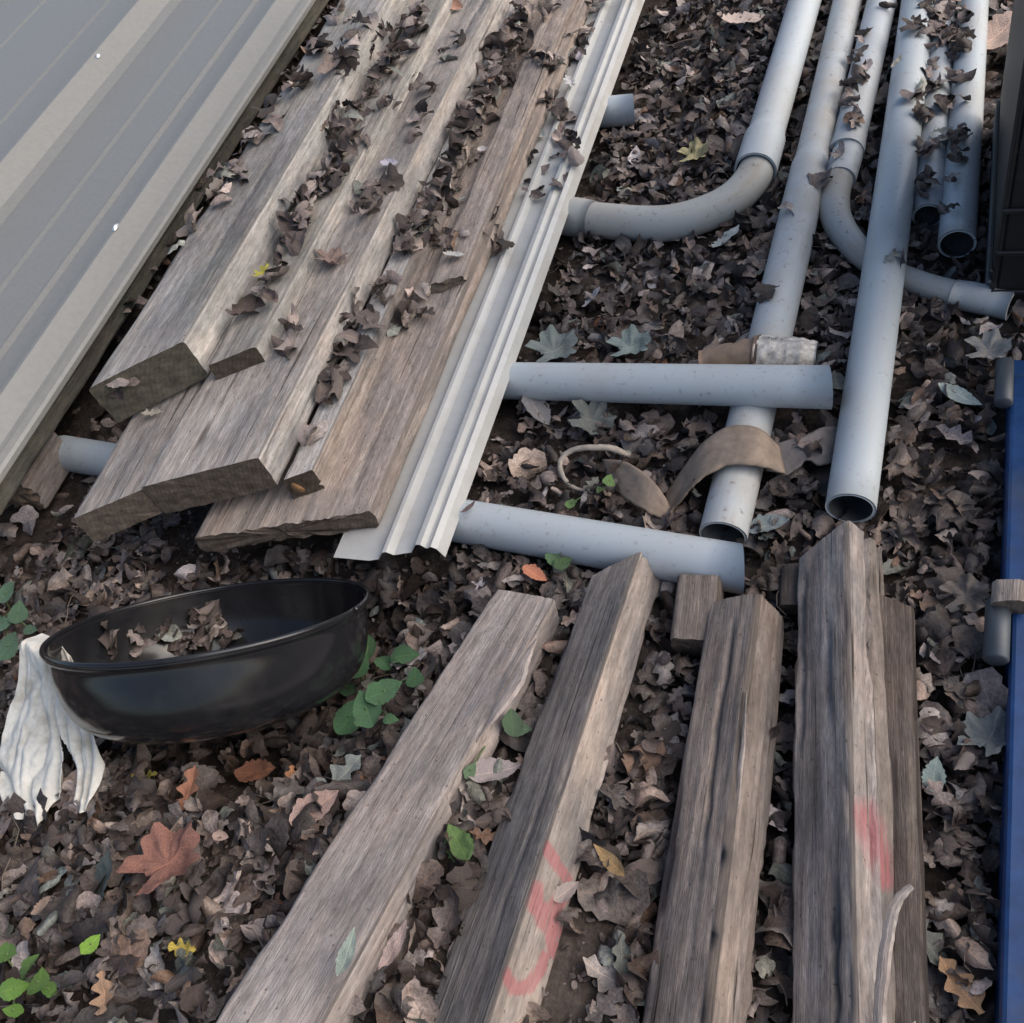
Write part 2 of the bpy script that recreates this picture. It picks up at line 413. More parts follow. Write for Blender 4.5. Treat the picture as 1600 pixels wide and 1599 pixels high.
M_SCREW = plain_mat("screw_metal", (.7, .72, .72), .25, .2, 80, .6)
M_BOWL = plain_mat("black_enamel", (.012, .012, .014), .16, .6, 14, 0, .0003, (.07, .065, .058), dirt=.6)
M_CLOTH = plain_mat("off_white_cloth", (.64, .62, .56), .85, .25, 90, 0, .0014, (.33, .28, .21), dirt=.9)
M_BLACK = plain_mat("black_plastic", (.011, .011, .012), .5, .3, 60)
M_BLUE = plain_mat("blue_paint", (.012, .045, .14), .36, .5, 35, 0, .0005, (.06, .065, .08), dirt=.7)
M_GREY = plain_mat("dull_grey_rubber", (.045, .055, .068), .5, .3, 30)
M_BARK = plain_mat("curled_bark", (.25, .19, .145), .8, .5, 45, 0, .002, (.1, .07, .05), dirt=.5)
M_BARKG = plain_mat("grey_card", (.22, .19, .175), .85, .5, 45, 0, .002)
M_ROOT = plain_mat("pale_root", (.34, .29, .24), .8, .4, 60, 0, .002)
M_TWIG = plain_mat("twig_bark", (.13, .10, .08), .85, .5, 60, 0, .002)

# ------------------------------------------------------------------ pipes
def tube(name, path, rads, mats, parent=None, nseg=40, wall=.006, solid=True, label=None, cat=None, group=None, vstripe=0., noisy=0., close=False, origin=None, endskew=0.):
    """path: list of points; rads: outer radius per point. open thick-walled tube"""
    P = np.array(path, float); n = len(P); r = np.broadcast_to(np.array(rads, float), (n,))
    T = np.gradient(P, axis=0); T /= np.linalg.norm(T, axis=1)[:, None]
    up = np.array([0, 0, 1.]); s = np.cross(T[0], up); s /= np.linalg.norm(s); rings = []; fr = []
    for i in range(n):
        s = s-T[i]*(s @ T[i]); s /= np.linalg.norm(s); u = np.cross(s, T[i]); fr.append((s.copy(), u))
    th = np.linspace(0, 2*np.pi, nseg, endpoint=False)
    leng = np.concatenate([[0], np.cumsum(np.linalg.norm(np.diff(P, axis=0), axis=1))])
    def ringset(rr):
        out = []
        for i in range(n):
            s_, u_ = fr[i]; q = rr[i]*(1+noisy*(vnoise(th*2, th*0+i*.7, 3)-.5))
            out.append(P[i]+np.outer(np.cos(th)*q, u_)+np.outer(np.sin(th)*q, s_)+(np.outer(np.sin(th)*q*endskew-np.cos(th)*q*endskew*.5, T[i]) if i == 0 else 0))
        return out
    outer = ringset(r)
    vv = (th/(2*np.pi)*2*np.pi*r.mean())
    uvo = np.concatenate([np.stack([np.full(nseg, leng[i]), vv], 1) for i in range(n)])
    V = np.concatenate(outer); Fc = grid_faces(n, nseg, True, 0, flip=True); mi = [0]*len(Fc)
    if wall:
        inner = ringset(r-wall); V = np.concatenate([V]+inner); k = n*nseg
        f2 = grid_faces(n, nseg, True, k); Fc += f2; mi += [1]*len(f2)
        for j in range(nseg):
            j2 = (j+1) % nseg
            Fc.append([j, j2, k+j2, k+j][::-1] if True else 0); mi.append(0)
            a = (n-1)*nseg
            Fc.append([a+j, a+j2, k+a+j2, k+a+j]); mi.append(0)
        uvo = np.concatenate([uvo, uvo])
    else:
        for e in (0, (n-1)*nseg):
            Fc.append([e+j for j in range(nseg)][::(-1 if e else 1)]); mi.append(0)
    o = make_mesh(name, V, Fc, mats, uvo, None, mi, parent=parent, solid=solid, origin=origin if origin is not None else P[0])
    return tag(o, label, cat, group)
def densify(a, b, n): return [np.array(a)+(np.array(b)-a)*t for t in np.linspace(0, 1, n)]
def bez(pts, n=24):
    pts = [np.array(p, float) for p in pts]; out = []
    P = [2*pts[0]-pts[1]]+pts+[2*pts[-1]-pts[-2]]
    for i in range(1, len(P)-2):
        for t in np.linspace(0, 1, n, endpoint=False):
            out.append(.5*((2*P[i])+(-P[i-1]+P[i+1])*t+(2*P[i-1]-5*P[i]+4*P[i+1]-P[i+2])*t*t+(-P[i-1]+3*P[i]-3*P[i+1]+P[i+2])*t**3))
    out.append(pts[-1]); return out
def bellpipe(near, far, r, bell=None, rb=1.13, n=40, ext=1.4):
    """path and radii of a straight pipe; bell = distance from near end over which it is wider"""
    a = np.array(near, float); b = a+(np.array(far)-a)*ext; L = np.linalg.norm(b-a); P = []; Rr = []
    ss = sorted(set(list(np.linspace(0, L, n))+([bell-.03, bell, .004, .012] if bell else [])))
    for s in ss:
        P.append(a+(b-a)*s/L); rr = r
        if bell: rr = r*(rb-(rb-1)*float(smooth((s-bell+.03)/.03)))
        P[-1][2] += .004*math.sin(s*2.1); P[-1][0] += .006*math.sin(s*1.3)
        Rr.append(rr)
    return P, Rr
GP = "grey plastic pipes lying on the leaves"
PR = .044
# long pipe nearest the timbers
P, Rr = bellpipe(at(1329, 795, .06), at(1432, 0, .06), .0445)
tube("plastic_pipe", P, Rr, [M_PIPE[3], M_INNER], label="long straight grey pipe whose open end touches the peaked timber", cat="pipe", group=GP)
P, Rr = bellpipe(at(1130, 838, .035), at(1322, 0, .045), .041, bell=1.15, rb=1.12)
tube("plastic_pipe", P, Rr, [M_PIPE[1], M_INNER], label="stained grey pipe running under the crosswise pipe and the curled bark", cat="pipe", group=GP)
P, Rr = bellpipe(at(1449, 338, .04), at(1468, 40, .04), .033)
tube("plastic_pipe", P, Rr, [M_PIPES, M_INNER], label="short open-ended pipe almost buried in leaves", cat="pipe", group=GP)
P, Rr = bellpipe(at(1495, 382, .045), at(1517, 0, .045), .039)
tube("plastic_pipe", P, Rr, [M_PIPES, M_INNER], label="grey pipe with a printed line, farthest right, open end near the black crate", cat="pipe", group=GP)
# pipe with large sweep elbow
root = empty("elbow_pipe", at(1178, 275, 0), "pipe with a wide sweeping elbow that curves left under the metal trim", "pipe", GP)
P, Rr = bellpipe(at(1180, 268, .055), at(1256, 0, .055), .047, bell=.16, rb=1.14)
tube("straight_pipe", P, Rr, [M_PIPE[0], M_INNER], parent=root)
el = bez([at(1190, 240, .055), at(1172, 285, .052), at(1125, 325, .048), at(1040, 350, .048), at(935, 345, .048), at(880, 336, .048), at(830, 330, .048)], 10)
tube("elbow", el, [.0445]*len(el), [M_PIPE[4], M_INNER], parent=root)
col = densify(at(928, 344, .048), at(860, 335, .048), 6)
tube("collar", col, [.047, .049, .050, .050, .050, .049], [M_PIPE[4], M_INNER], parent=root)
# pipe with smaller elbow passing under the long pipe
root = empty("elbow_pipe", at(1315, 262, 0), "thin pipe with a tight elbow that ducks under the long straight pipe", "pipe", GP)
P, Rr = bellpipe(at(1322, 240, .04), at(1376, 0, .045), .041, bell=.05, rb=1.06)
tube("straight_pipe", P, Rr, [M_PIPE[2], M_INNER], parent=root)
tube("coupling", densify(at(1312, 282, .04), at(1325, 238, .04), 5), [.0375, .0385, .0385, .0385, .0375], [M_PIPE[2], M_INNER], parent=root)
el = bez([at(1318, 262, .04), at(1305, 300, .038), at(1306, 340, .034), at(1330, 380, .030), at(1375, 418, .026), at(1440, 445, .026), at(1500, 461, .028), at(1580, 478, .028)], 8)
rr = [.036-.009*min(1, max(0, (i-14)/20)) for i in range(len(el))]
tube("elbow", el, rr, [M_PIPE[4], M_INNER], parent=root)
tube("collar", densify(at(1490, 459, .028), at(1580, 478, .028), 5), [.029, .031, .031, .031, .031], [M_PIPE[2], M_INNER], parent=root)
# crosswise spacers under the stack
GX = "crosswise grey pipes under the lumber stack"
def cross(pr, pl, zr, zl, r, m, ext, label, bell=False, ek=.3):
    a = at(*pr, zr); b = at(*pl, zl); b = a+(b-a)*ext
    P = densify(a, b, 30)
    return tube("spacer_pipe", P, [r]*30, [m, M_INNER], label=label, cat="pipe", group=GX, endskew=ek)
cross((1297, 606), (808, 596), .115, .052, .0425, M_PIPE[0], 2.6, "horizontal grey pipe with a clean cut end, above the stained pipe")
cross((1160, 890), (740, 818), .05, .047, .046, M_PIPE[3], 3.2, "slanting grey pipe between the metal trim and the timber ends")
cross((990, 172), (905, 180), .05, .048, .043, M_PIPE[3], 8.0, "pale pipe stub sticking out beside the metal trim near the top")

# orange knot on the batten end
def blob(name, c, n, r, m, parent=None, squash=.3, seed=0, **k):
    th = np.linspace(0, 2*np.pi, 14, endpoint=False); n = np.array(n, float); n /= np.linalg.norm(n)
    a = np.cross(n, [.1, .3, .94] if abs(n[2]) < .9 else [1., 0, 0]); a /= np.linalg.norm(a); b = np.cross(a, n); V = []
    for q, h in ((1, 0), (.8, .5), (.4, .9)):
        rr = r*q*(1+.5*(vnoise(th*1.5, th*0+seed, seed)-.5)); V += list(np.array(c)+np.outer(np.cos(th)*rr*1.4, a)+np.outer(np.sin(th)*rr*.7, b)+n*h*r*squash)
    V.append(np.array(c)+n*r*squash); Fc = grid_faces(3, 14, True)+[[28+j, 28+(j+1) % 14, 42] for j in range(14)]
    return make_mesh(name, V, Fc, m, parent=parent, solid=False, **k)

# ------------------------------------------------------------------ lumber stack
GB = "weathered boards stacked on the crosswise pipes"
board("plank", (287, 533), (603, 0), (138, 609), .40, .108, W_A, seed=3, cracks=3, endrough=.0015, tone=lambda S, P: np.where(P > P.max()-.106, 1., .62*smooth(.45+1.2*fbm(S*1.5, P*6, 4, 3)+.4*smooth((S-.3)/.8))),  # right face toned paler to look sunlit, top kept darker
      label="wide upper-left plank of the stack, greenish end and right face coloured as sunlit", cat="plank", group=GB)
board("plank", (400, 542), (697, 0), (324, 572), .335, .066, W_B, seed=8, cracks=3, endrough=.0015, tone=lambda S, P: np.where(P > P.max()-.064, 1., .4),  # sunlit look of the right face is put into the tone
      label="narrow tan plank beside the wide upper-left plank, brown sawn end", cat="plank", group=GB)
board("plank", (403, 715), (770, 0), (219, 762), .290, .095, W_C, seed=12, cracks=3, endrough=.002, tone=lambda S, P: np.where(P > P.max()-.093, 1., .65*smooth(.5+1.1*fbm(S*2, P*5, 9, 3))),  # sun brightness painted on the right face, mottled tone elsewhere
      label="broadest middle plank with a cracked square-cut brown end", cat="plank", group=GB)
board("plank", (226, 764), (640, 0), (112, 812), .280, .080, W_C, seed=17, cracks=4, endrough=.002, tone=lambda S, P: P*0+.2,
      label="plank with curved growth rings on its end, lowest left of the stack", cat="plank", group=GB)
board("plank", (489, 734), (826, 0), (440, 752), .213, .072, W_D, seed=22, cracks=7, amp=.002, endrough=.002, tone=lambda S, P: smooth((P-.05)/.03),
      label="slim whitish batten with an orange spot on its end", cat="batten", group=GB)
board("plank", (583, 800), (916, 0), (300, 842), .150, .050, W_E, seed=27, cracks=5, endrough=.009, rad=.008, amp=.0022,
      label="rough reddish board under the batten, ragged broken end", cat="plank", group=GB)
board("plank", (724, 430), (896, 0), (668, 447), .178, .026, W_E, seed=33, cracks=6, endrough=.01, amp=.0025,
      label="short-ended rosy board lying over the rough reddish board near the metal trim", cat="plank", group=GB)
# ------------------------------------------------------------------ metal sheets
def sheet(name, near, far, prof, m, wave=.003, length=None, parent=None, nS=90, th=.0014, label=None, cat=None, nearcut=None, seed=0):
    """prof: list of (offset to the right, height). extruded along near->far"""
    near = np.array(near, float); far = np.array(far, float); ax = far-near; L = length or np.linalg.norm(ax); ax /= np.linalg.norm(ax)
    side = np.array([ax[1], -ax[0], 0]); side /= np.linalg.norm(side)
    P = []
    for (a, b) in zip(prof[:-1], prof[1:]):
        k = max(2, int(np.hypot(b[0]-a[0], b[1]-a[1])/.02))
        P += [np.array(a)+(np.array(b)-a)*t for t in np.linspace(0, 1, k, endpoint=False)]
    P.append(np.array(prof[-1])); P = np.array(P)
    S = np.concatenate([np.linspace(0, .1, 12, endpoint=False), np.linspace(.1, L, nS)])
    SS, OO = np.meshgrid(S, P[:, 0], indexing='ij'); ZZ = np.broadcast_to(P[:, 1], SS.shape)
    dz = wave*2*fbm(SS*1.6+seed, OO*3, seed, 2)+(1-np.clip(SS/.12, 0, 1))*wave*2*fbm(OO*14+seed, OO*0, seed+4, 2)
    cut = (nearcut(OO) if nearcut else 0)*np.clip(1-SS/.4, 0, 1)
    V = near+(SS+cut)[..., None]*ax+OO[..., None]*side+(ZZ+dz)[..., None]*np.array([0, 0, 1.])
    o = make_mesh(name, V.reshape(-1, 3), grid_faces(len(S), len(P), flip=True), m, parent=parent, origin=near, smooth_=True)
    md = o.modifiers.new("thickness", 'SOLIDIFY'); md.thickness = th; md.offset = -1
    o.data.shade_smooth()
    for e in o.data.polygons: pass
    # crisp folds
    es = o.modifiers.new("folds", 'EDGE_SPLIT'); es.split_angle = math.radians(7)
    return tag(o, label, cat)
# trim along the stack: near right corner seen at (690, 870)
sheet("metal_trim", at(690, 866, .098), at(1003, 0, .098),
      [(-.235, .0), (-.132, .0), (-.118, .018), (-.111, .018), (-.100, .003), (-.064, .001), (-.048, .024), (-.038, .025), (-.030, .015), (-.024, .015), (-.016, .021), (-.006, .014), (.0, -.004), (.003, -.012)],
      M_CREAM, .0022, length=4.3, label="cream metal trim strip with raised ribs along the right side of the lumber stack", cat="metal trim", nearcut=lambda O: -.03*np.clip(-O-.05, 0, .1)/.1, seed=3)
# roofing sheet on the left
zr = .25
ra = at(0, 742, zr); rb = at(488, 0, zr)
rax = (rb-ra)/np.linalg.norm(rb-ra); near_r = ra-rax*.12
def rib(c, hw, tw, h): return [(c-hw, 0), (c-tw, h), (c+tw, h), (c+hw, 0)]
prof = [(-2.0, 0)]
for c in (-1.78,): prof += rib(c, .045, .016, .022)
for c in (-1.60, -1.42): prof += rib(c, .012, .006, .004)
for c in (-1.22,): prof += rib(c, .045, .016, .022)
for c in (-1.04, -.86): prof += rib(c, .012, .006, .004)
prof += [(-.70, 0)]; prof_r = [(-.66, 0)]
def bigrib(c): return [(c-.084, 0), (c-.072, .064), (c-.060, .064), (c+.010, .012), (c+.050, 0)]
def smallrib(c, h=.003): return [(c-.014, 0), (c-.006, h*1.4), (c+.010, 0)]
roofprof = [(-4.3, 0)]+bigrib(-3.9)+smallrib(-3.5)+smallrib(-3.1)+bigrib(-2.7)+smallrib(-2.3)+bigrib(-1.9)+smallrib(-1.49)+smallrib(-1.07)+bigrib(-.70)+smallrib(-.44)+smallrib(-.26, .005)
roofprof += [(-.108, 0), (-.099, .050), (-.090, .050), (-.040, .012), (-.026, .008), (-.020, .013), (-.006, .006), (.0, .0), (.001, -.012)]
roof = empty("roofing_sheet", tuple(near_r), "ribbed grey-green roofing sheet lying at the left, two pale specks on it", "roofing sheet")
sheet("ribbed_panel", near_r, rb, roofprof, M_ROOF, .0015, length=5.2, parent=roof, th=.001, seed=8)
for q in ((154, 90), (182, 358)):
    _bv = BVHTree.FromPolygons(SOLV[-1].tolist(), [[i-sum(len(v) for v in SOLV[:-1]) for i in f] for f in SOLF if f[0] >= sum(len(v) for v in SOLV[:-1])]) if q[0] == 154 else _bv
    _h = _bv.ray_cast(Vector(EYE), Vector(ray(*q))); p = np.array(_h[0])+np.array([0, 0, .002])
    o = blob("screw_head", p, (0, 0, 1), .0105, M_SCREW, parent=roof, squash=.9, seed=int(q[0]))
# board and block under the sheet
beam("support_board", ra-rax*.05+np.array([-.045, 0, -.020]), rb+rax*1.5+np.array([-.045, 0, -.020]), 0., .14, .075, [wood_mat('old_olive_board', (.10, .095, .075), (.15, .14, .115), 44., .3), W_B[1]], seed=41, cracks=3,
     label="dull olive board under the right edge of the roofing sheet", cat="board", step=.03, pstep=.008)
p = at(24, 742, .15)
beam("support_block", p, p+rax*.16, 0., .17, .14, [W_E[0], endgrain_mat("end_grain_bark", (.24, .17, .115), 8)], seed=44, cracks=3, endrough=.02, rad=.012, step=.01,
     label="rough brown wood block at the left edge propping up the roofing sheet", cat="wood block")

# ------------------------------------------------------------------ foreground timbers
GT = "loose timbers fanned out in the foreground"
def ext_near(n, f, e): n = np.array(n); f = np.array(f); return n-(f-n)/np.linalg.norm(f-n)*e
n1, f1 = at(505, 1599, .29), at(866, 936, .095)
T1, t1 = beam("timber", ext_near(n1, f1, .2), f1, 0.03, .152, .085, W_T1, seed=51, step=.008, cracks=4, taper=.80, skew1=-.0, wav=.0018,
     tone=lambda S, P: smooth(.5+1.2*fbm(S*4, P*12, 8, 3)), chips=[(.55, .80, .40, .5, .015)],
     label="flat tan timber with a split lifting from its right edge, leftmost in the foreground", cat="timber", group=GT)
n2, f2 = at(763, 1599, .22), at(1001, 862, .105)
st2 = dict(p=(.20, .44), segs=[((851, 1322), (868, 1348), 9), ((868, 1348), (886, 1374), 8), ((838, 1388), (836, 1415), 11), ((836, 1415), (858, 1432), 13),
     ((858, 1432), (876, 1405), 12), ((850, 1440), (868, 1455), 13), ((860, 1460), (866, 1488), 9), ((790, 1522), (802, 1545), 9), ((802, 1545), (826, 1543), 10), ((826, 1543), (846, 1512), 9), ((846, 1512), (850, 1495), 8), ((883, 1540), (878, 1562), 4)])
T2, t2 = beam("timber", ext_near(n2, f2, .25), f2, math.radians(22), .116, .100, W_T2, seed=57, taper=.84, step=.006, pstep=.0035, cracks=8, amp=.0012, wav=.003, skew1=-.05, endrough=.005,
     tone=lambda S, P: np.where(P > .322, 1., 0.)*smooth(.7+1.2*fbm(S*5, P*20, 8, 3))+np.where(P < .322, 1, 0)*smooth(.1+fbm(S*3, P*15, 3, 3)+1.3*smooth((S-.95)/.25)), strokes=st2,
     label="square timber with faded red paint marks on its pale right face", cat="timber", group=GT)
n3, f3 = at(1105, 1599, .17), at(1186, 925, .115)
T3, t3 = beam("timber", ext_near(n3, f3, .25), f3, math.radians(26), .112, .112, W_T3, seed=63, step=.006, pstep=.0035, cracks=14, cdeep=1.7, amp=.002, wav=.009, endrough=.02, rad=.010, taper=.92,
     tone=lambda S, P: smooth(.45+1.3*fbm(S*4, P*30, 12, 3)+.2*(P < .1)),
     label="rough brown timber with a rounded splintered top, second from the right in the foreground", cat="timber", group=GT)
n4, f4 = at(1338, 1599, .13), at(1323, 812, .125)
st4 = dict(soft=.45, p=(.22, .50), segs=[((1348, 1270), (1362, 1300), 17), ((1362, 1300), (1376, 1345), 15), ((1376, 1345), (1384, 1378), 11)])
for_ = None
T4, t4 = beam("timber", ext_near(n4, f4, .25), f4, math.radians(36), .108, .108, W_T4, seed=69, step=.006, pstep=.0035, cracks=26, cdeep=2.0, amp=.002, wav=.005, skew1=-.045, endrough=.005, rad=.006,
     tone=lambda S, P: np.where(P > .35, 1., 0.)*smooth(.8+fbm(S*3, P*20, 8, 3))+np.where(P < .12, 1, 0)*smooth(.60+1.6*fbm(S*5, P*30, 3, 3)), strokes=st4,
     label="cracked grey timber with a peaked end and a faint red smear", cat="timber", group=GT)
n5, f5 = at(1452, 1599, .055), at(1428, 950, .055)
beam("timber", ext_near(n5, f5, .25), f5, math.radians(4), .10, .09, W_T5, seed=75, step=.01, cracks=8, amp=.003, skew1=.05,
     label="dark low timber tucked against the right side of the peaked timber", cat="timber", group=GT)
# short blocks at the timber ends
beam("wood_offcut", at(1116, 1002, .075), at(1126, 900, .075), 0., .078, .06, W_T3, seed=80, cracks=3, rad=.006,
     label="small brown offcut wedged left of the rounded splintered timber", cat="wood offcut")
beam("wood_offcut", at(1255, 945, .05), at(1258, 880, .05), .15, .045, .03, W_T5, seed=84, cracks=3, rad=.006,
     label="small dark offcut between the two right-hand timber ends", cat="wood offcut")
# splinters (parts of their timbers)
def splinter(parent, pts, ws, m, seed=0, tone=.9, th=.003):
    P = np.array(bez(pts, 8)); n = len(P); W = np.interp(np.linspace(0, 1, n), np.linspace(0, 1, len(ws)), ws)
    T = np.gradient(P, axis=0); V = []; uv = []
    L = np.concatenate([[0], np.cumsum(np.linalg.norm(np.diff(P, axis=0), axis=1))])
    for i in range(n):
        s = np.cross(T[i], [0, 0, 1.]); s /= np.linalg.norm(s); jit = .25*W[i]*(vnoise(i*.7, 0, seed)-.5)
        for a, b in ((-1, 0), (-.3, th*.8), (.5, th), (1, 0), (.2, -th)):
            V.append(P[i]+s*(a*W[i]+jit)+np.array([0, 0, b])); uv.append((L[i], a*W[i]+b))
    Fc = grid_faces(n, 5, True)+[[0, 1, 2, 3, 4][::-1], [(n-1)*5+j for j in range(5)]]
    return make_mesh("splinter", V, Fc, m, uv, {'tone': np.full(len(V), tone), 'paint': np.zeros(len(V))}, parent=parent, solid=False, smooth_=False)
splinter(T1, [at(752, 1148, .165), at(778, 1110, .175), at(806, 1070, .172), at(822, 1030, .155), at(838, 1000, .135)], [.002, .010, .013, .009, .002], W_T1[0], 1, .8)
splinter(T1, [at(745, 1160, .168), at(770, 1120, .17), at(792, 1090, .165), at(806, 1050, .15)], [.002, .005, .006, .001], W_T1[0], 2, .2)
splinter(T4, [at(1372, 1610, .11), at(1380, 1520, .13), at(1392, 1440, .135), at(1405, 1405, .12), at(1424, 1385, .11)], [.007, .0085, .0075, .0065, .0045], W_T4[0], 3, .9)
splinter(T3, [at(1140, 1360, .13), at(1150, 1270, .135), at(1160, 1170, .135), at(1166, 1080, .13)], [.001, .004, .004, .001], W_T1[0], 6, .3)
for (px, py, rr_) in ((1364, 932, .0075), (1362, 1008, .008), (1346, 1242, .006)):
    bv = BVHTree.FromPolygons(np.concatenate(SOLV).tolist(), SOLF); h_ = bv.ray_cast(Vector(EYE), Vector(ray(px, py)))
    blob("nail_hole", np.array(h_[0])+np.array(h_[1])*.002, tuple(h_[1]), rr_, plain_mat("rusty_dark", (.03, .024, .022), .8), parent=T4, squash=.3, seed=px)
# orange spot on batten end, tag for its thing: find it
for o in list(C.objects):
    if o.get('label', '').startswith('slim whitish'):
        c = at(466, 760, .19)+np.array([0, -.004, 0]); b_ = blob("torn_knot", c, (-.2, -1, .15), .016, plain_mat("fresh_orange_wood", (.36, .18, .07), .7, .6, 120, 0, .003), parent=o, seed=5, squash=.35)

# ------------------------------------------------------------------ bowl
BC = at(332, 966, .245); BR = .28
bn = R @ np.array([-.11, .96, .135]); bn /= np.linalg.norm(bn)
bx = np.cross(bn, [0, 0, 1.]); bx /= np.linalg.norm(bx); by = np.cross(bn, bx)
bp = [(1.0, 0, ), (1.018, .006), (1.022, -.004), (.998, -.012), (.988, -.045), (.962, -.082), (.90, -.115), (.78, -.137), (.6, -.149), (.3, -.154), (.0, -.155)]
def bowl():
    root = empty("basin", tuple(BC-bn*.155), "round black enamel basin leaning in the leaves with a cloth over its rim", "basin")
    nth = 96; th = np.linspace(0, 2*np.pi, nth, endpoint=False)
    def shell(pr, name, flip):
        V = []; 
        for r, h in pr: V.append(BC+np.outer(np.cos(th)*r*BR, bx)+np.outer(np.sin(th)*r*BR, by)+bn*h)
        return np.concatenate(V)
    prof = [(1.0-.004/BR, .004)]
    outer = [(a, b) for a, b in bp if a > 0]
    inner = [(max(a-.012, .0), b+.006) for a, b in outer[3:]][::-1]
    pr = inner+[(.985, .000)]+[outer[0]]+outer[1:]
    # smooth resample
    pts = np.array(bez([np.array([a, b, 0]) for a, b in pr], 4))[:, :2]
    V = np.concatenate([BC+np.outer(np.cos(th)*r*BR, bx)+np.outer(np.sin(th)*r*BR, by)+bn*h*1.12 for r, h in pts])
    n = len(pts); k = len(V); V = np.concatenate([V, [BC+bn*-.164], [BC+bn*-.170]])
    Fc = grid_faces(n, nth, True)+[[j, (j+1) % nth, k][::-1] for j in range(nth)]+[[(n-1)*nth+j, (n-1)*nth+(j+1) % nth, k+1] for j in range(nth)]
    make_mesh("bowl_shell", V, Fc, M_BOWL, parent=root)
    return root
basin = bowl()
# rolled rim as its own part
th = np.linspace(0, 2*np.pi, 97)
rim = [BC+bx*math.cos(a)*BR*1.012+by*math.sin(a)*BR*1.012+bn*.002 for a in th]
tube("rolled_rim", rim, [.0048]*len(rim), [M_BOWL, M_BOWL], parent=basin, nseg=10, wall=0, solid=False)

# ------------------------------------------------------------------ cloth
def cloth():
    rows = [((66, 990), (92, 1000), .275), ((46, 1003), (104, 1020), .30), ((38, 1026), (115, 1044), .295), ((30, 1065), (126, 1078), .27), ((22, 1100), (136, 1112), .25),
            ((14, 1140), (150, 1150), .235), ((4, 1180), (163, 1196), .225), ((2, 1222), (166, 1235), .215), ((14, 1258), (160, 1268), .21), ((24, 1295), (152, 1300), .205)]
    L = np.array(bez([at(*a, z) for a, b, z in rows], 12)); Rr = np.array(bez([at(*b, z) for a, b, z in rows], 12)); n, nc = len(L), 110
    q = np.linspace(0, 1, nc); t = np.linspace(0, 1, n)[:, None]
    hem = .91+.07*np.sin(q*7.5-.2)+.02*np.sin(q*19+1); hem = np.where((q > .68), .90-1.2*(q-.82)**2*6, hem); hem = np.minimum(hem, 1)
    slit = .62+.05*np.sin(t*9)                               # where the two tongues part
    tt = t*hem[None]; fi = tt*(n-1); i0 = np.clip(fi.astype(int), 0, n-2); f = (fi-i0)[..., None]
    wob = .020*smooth(tt*2)*np.sin(q*7+tt*6)+.018*(vnoise(q*9+tt*2, tt*5, 4)-.5)
    part = smooth((tt-.50)/.35)*.055*np.sign(q-slit)*np.exp(-np.abs(q-slit)/.10)
    qq = (q+wob*.6+part)[..., None]
    V = (L[i0]*(1-f)+L[i0+1]*f)*(1-qq)+(Rr[i0]*(1-f)+Rr[i0+1]*f)*qq
    amp = .002+.0075*smooth(tt*2.6)
    ph = q*16+2.6*np.sin(tt*3.6+q*5)+5.*vnoise(tt*3.5, q*3, 3)
    fold = np.abs(np.sin(ph))**.7*1.5-.7+.35*np.abs(np.sin(q*25+tt*7+4*vnoise(tt*4, q*6, 8)))+2.4*fbm(q*6+tt*3, tt*6-q*3, 12, 3)
    V = V+(amp*fold)[..., None]*np.array([.1, -.45, .88])
    # crumpled shoulder on the rim
    V[..., 2] += (np.exp(-((tt-.16)/.07)**2)*.018*np.sin(q*5+1))
    idx = np.arange(n*nc).reshape(n, nc); Fc = []
    for i in range(n-1):
        js = int(round(float(slit[i, 0])*(nc-1)))
        for j in range(nc-1):
            if t[i, 0] > .66 and abs(j-js) < 1+16*(t[i, 0]-.66): continue
            Fc.append([idx[i, j], idx[i+1, j], idx[i+1, j+1], idx[i, j+1]])
    Vf = V.reshape(-1, 3); g = ground_z(Vf[:, 0], Vf[:, 1])+.03; Vf[:, 2] = np.maximum(Vf[:, 2], g)
    used = sorted({i for f_ in Fc for i in f_}); mp = {a: b for b, a in enumerate(used)}
    o = make_mesh("rag", Vf[used], [[mp[i] for i in f_] for f_ in Fc], M_CLOTH, solid=False)
    md = o.modifiers.new("thickness", 'SOLIDIFY'); md.thickness = .0012
    tag(o, "crumpled off-white rag hanging over the left rim of the black basin", "rag")
cloth()

# ------------------------------------------------------------------ black crate and blue frame at the right
def box_mesh(name, mn, mx, m, parent, bev=.004, solid=True):
    x0, y0, z0 = mn; x1, y1, z1 = mx; b = bev
    V = []; 
    for z, i in ((z0, b), (z0+b, 0), (z1-b, 0), (z1, b)):
        for (x, y) in ((x0+i, y0+b+i), (x0+b+i, y0+i), (x1-b-i, y0+i), (x1-i, y0+b+i), (x1-i, y1-b-i), (x1-b-i, y1-i), (x0+b+i, y1-i), (x0+i, y1-b-i)): V.append((x, y, z))
    Fc = grid_faces(4, 8, True)+[list(range(8))[::-1], list(range(24, 32))]
    return make_mesh(name, V, Fc, m, parent=parent, solid=solid, smooth_=False)
c0 = at(1541, 487, .0); c1 = at(1546, 222, 0.); cx0 = c0[0]
root = empty("plastic_crate", (cx0+.25, (c0[1]+c1[1])/2, 0), "black ribbed plastic crate at the upper right edge", "crate")
y0, y1 = c0[1], c1[1]; W = .55; Hh = .95; t = .012
box_mesh("side_wall", (cx0, y0, .0), (cx0+t, y1, Hh), M_BLACK, root)
box_mesh("side_wall", (cx0+W-t, y0, .0), (cx0+W, y1, Hh), M_BLACK, root)
box_mesh("end_wall", (cx0+t+.001, y0+.002, .0), (cx0+W-t-.001, y0+t, Hh-.001), M_BLACK, root)
box_mesh("end_wall", (cx0+t+.001, y1-t, .0), (cx0+W-t-.001, y1-.002, Hh-.001), M_BLACK, root)
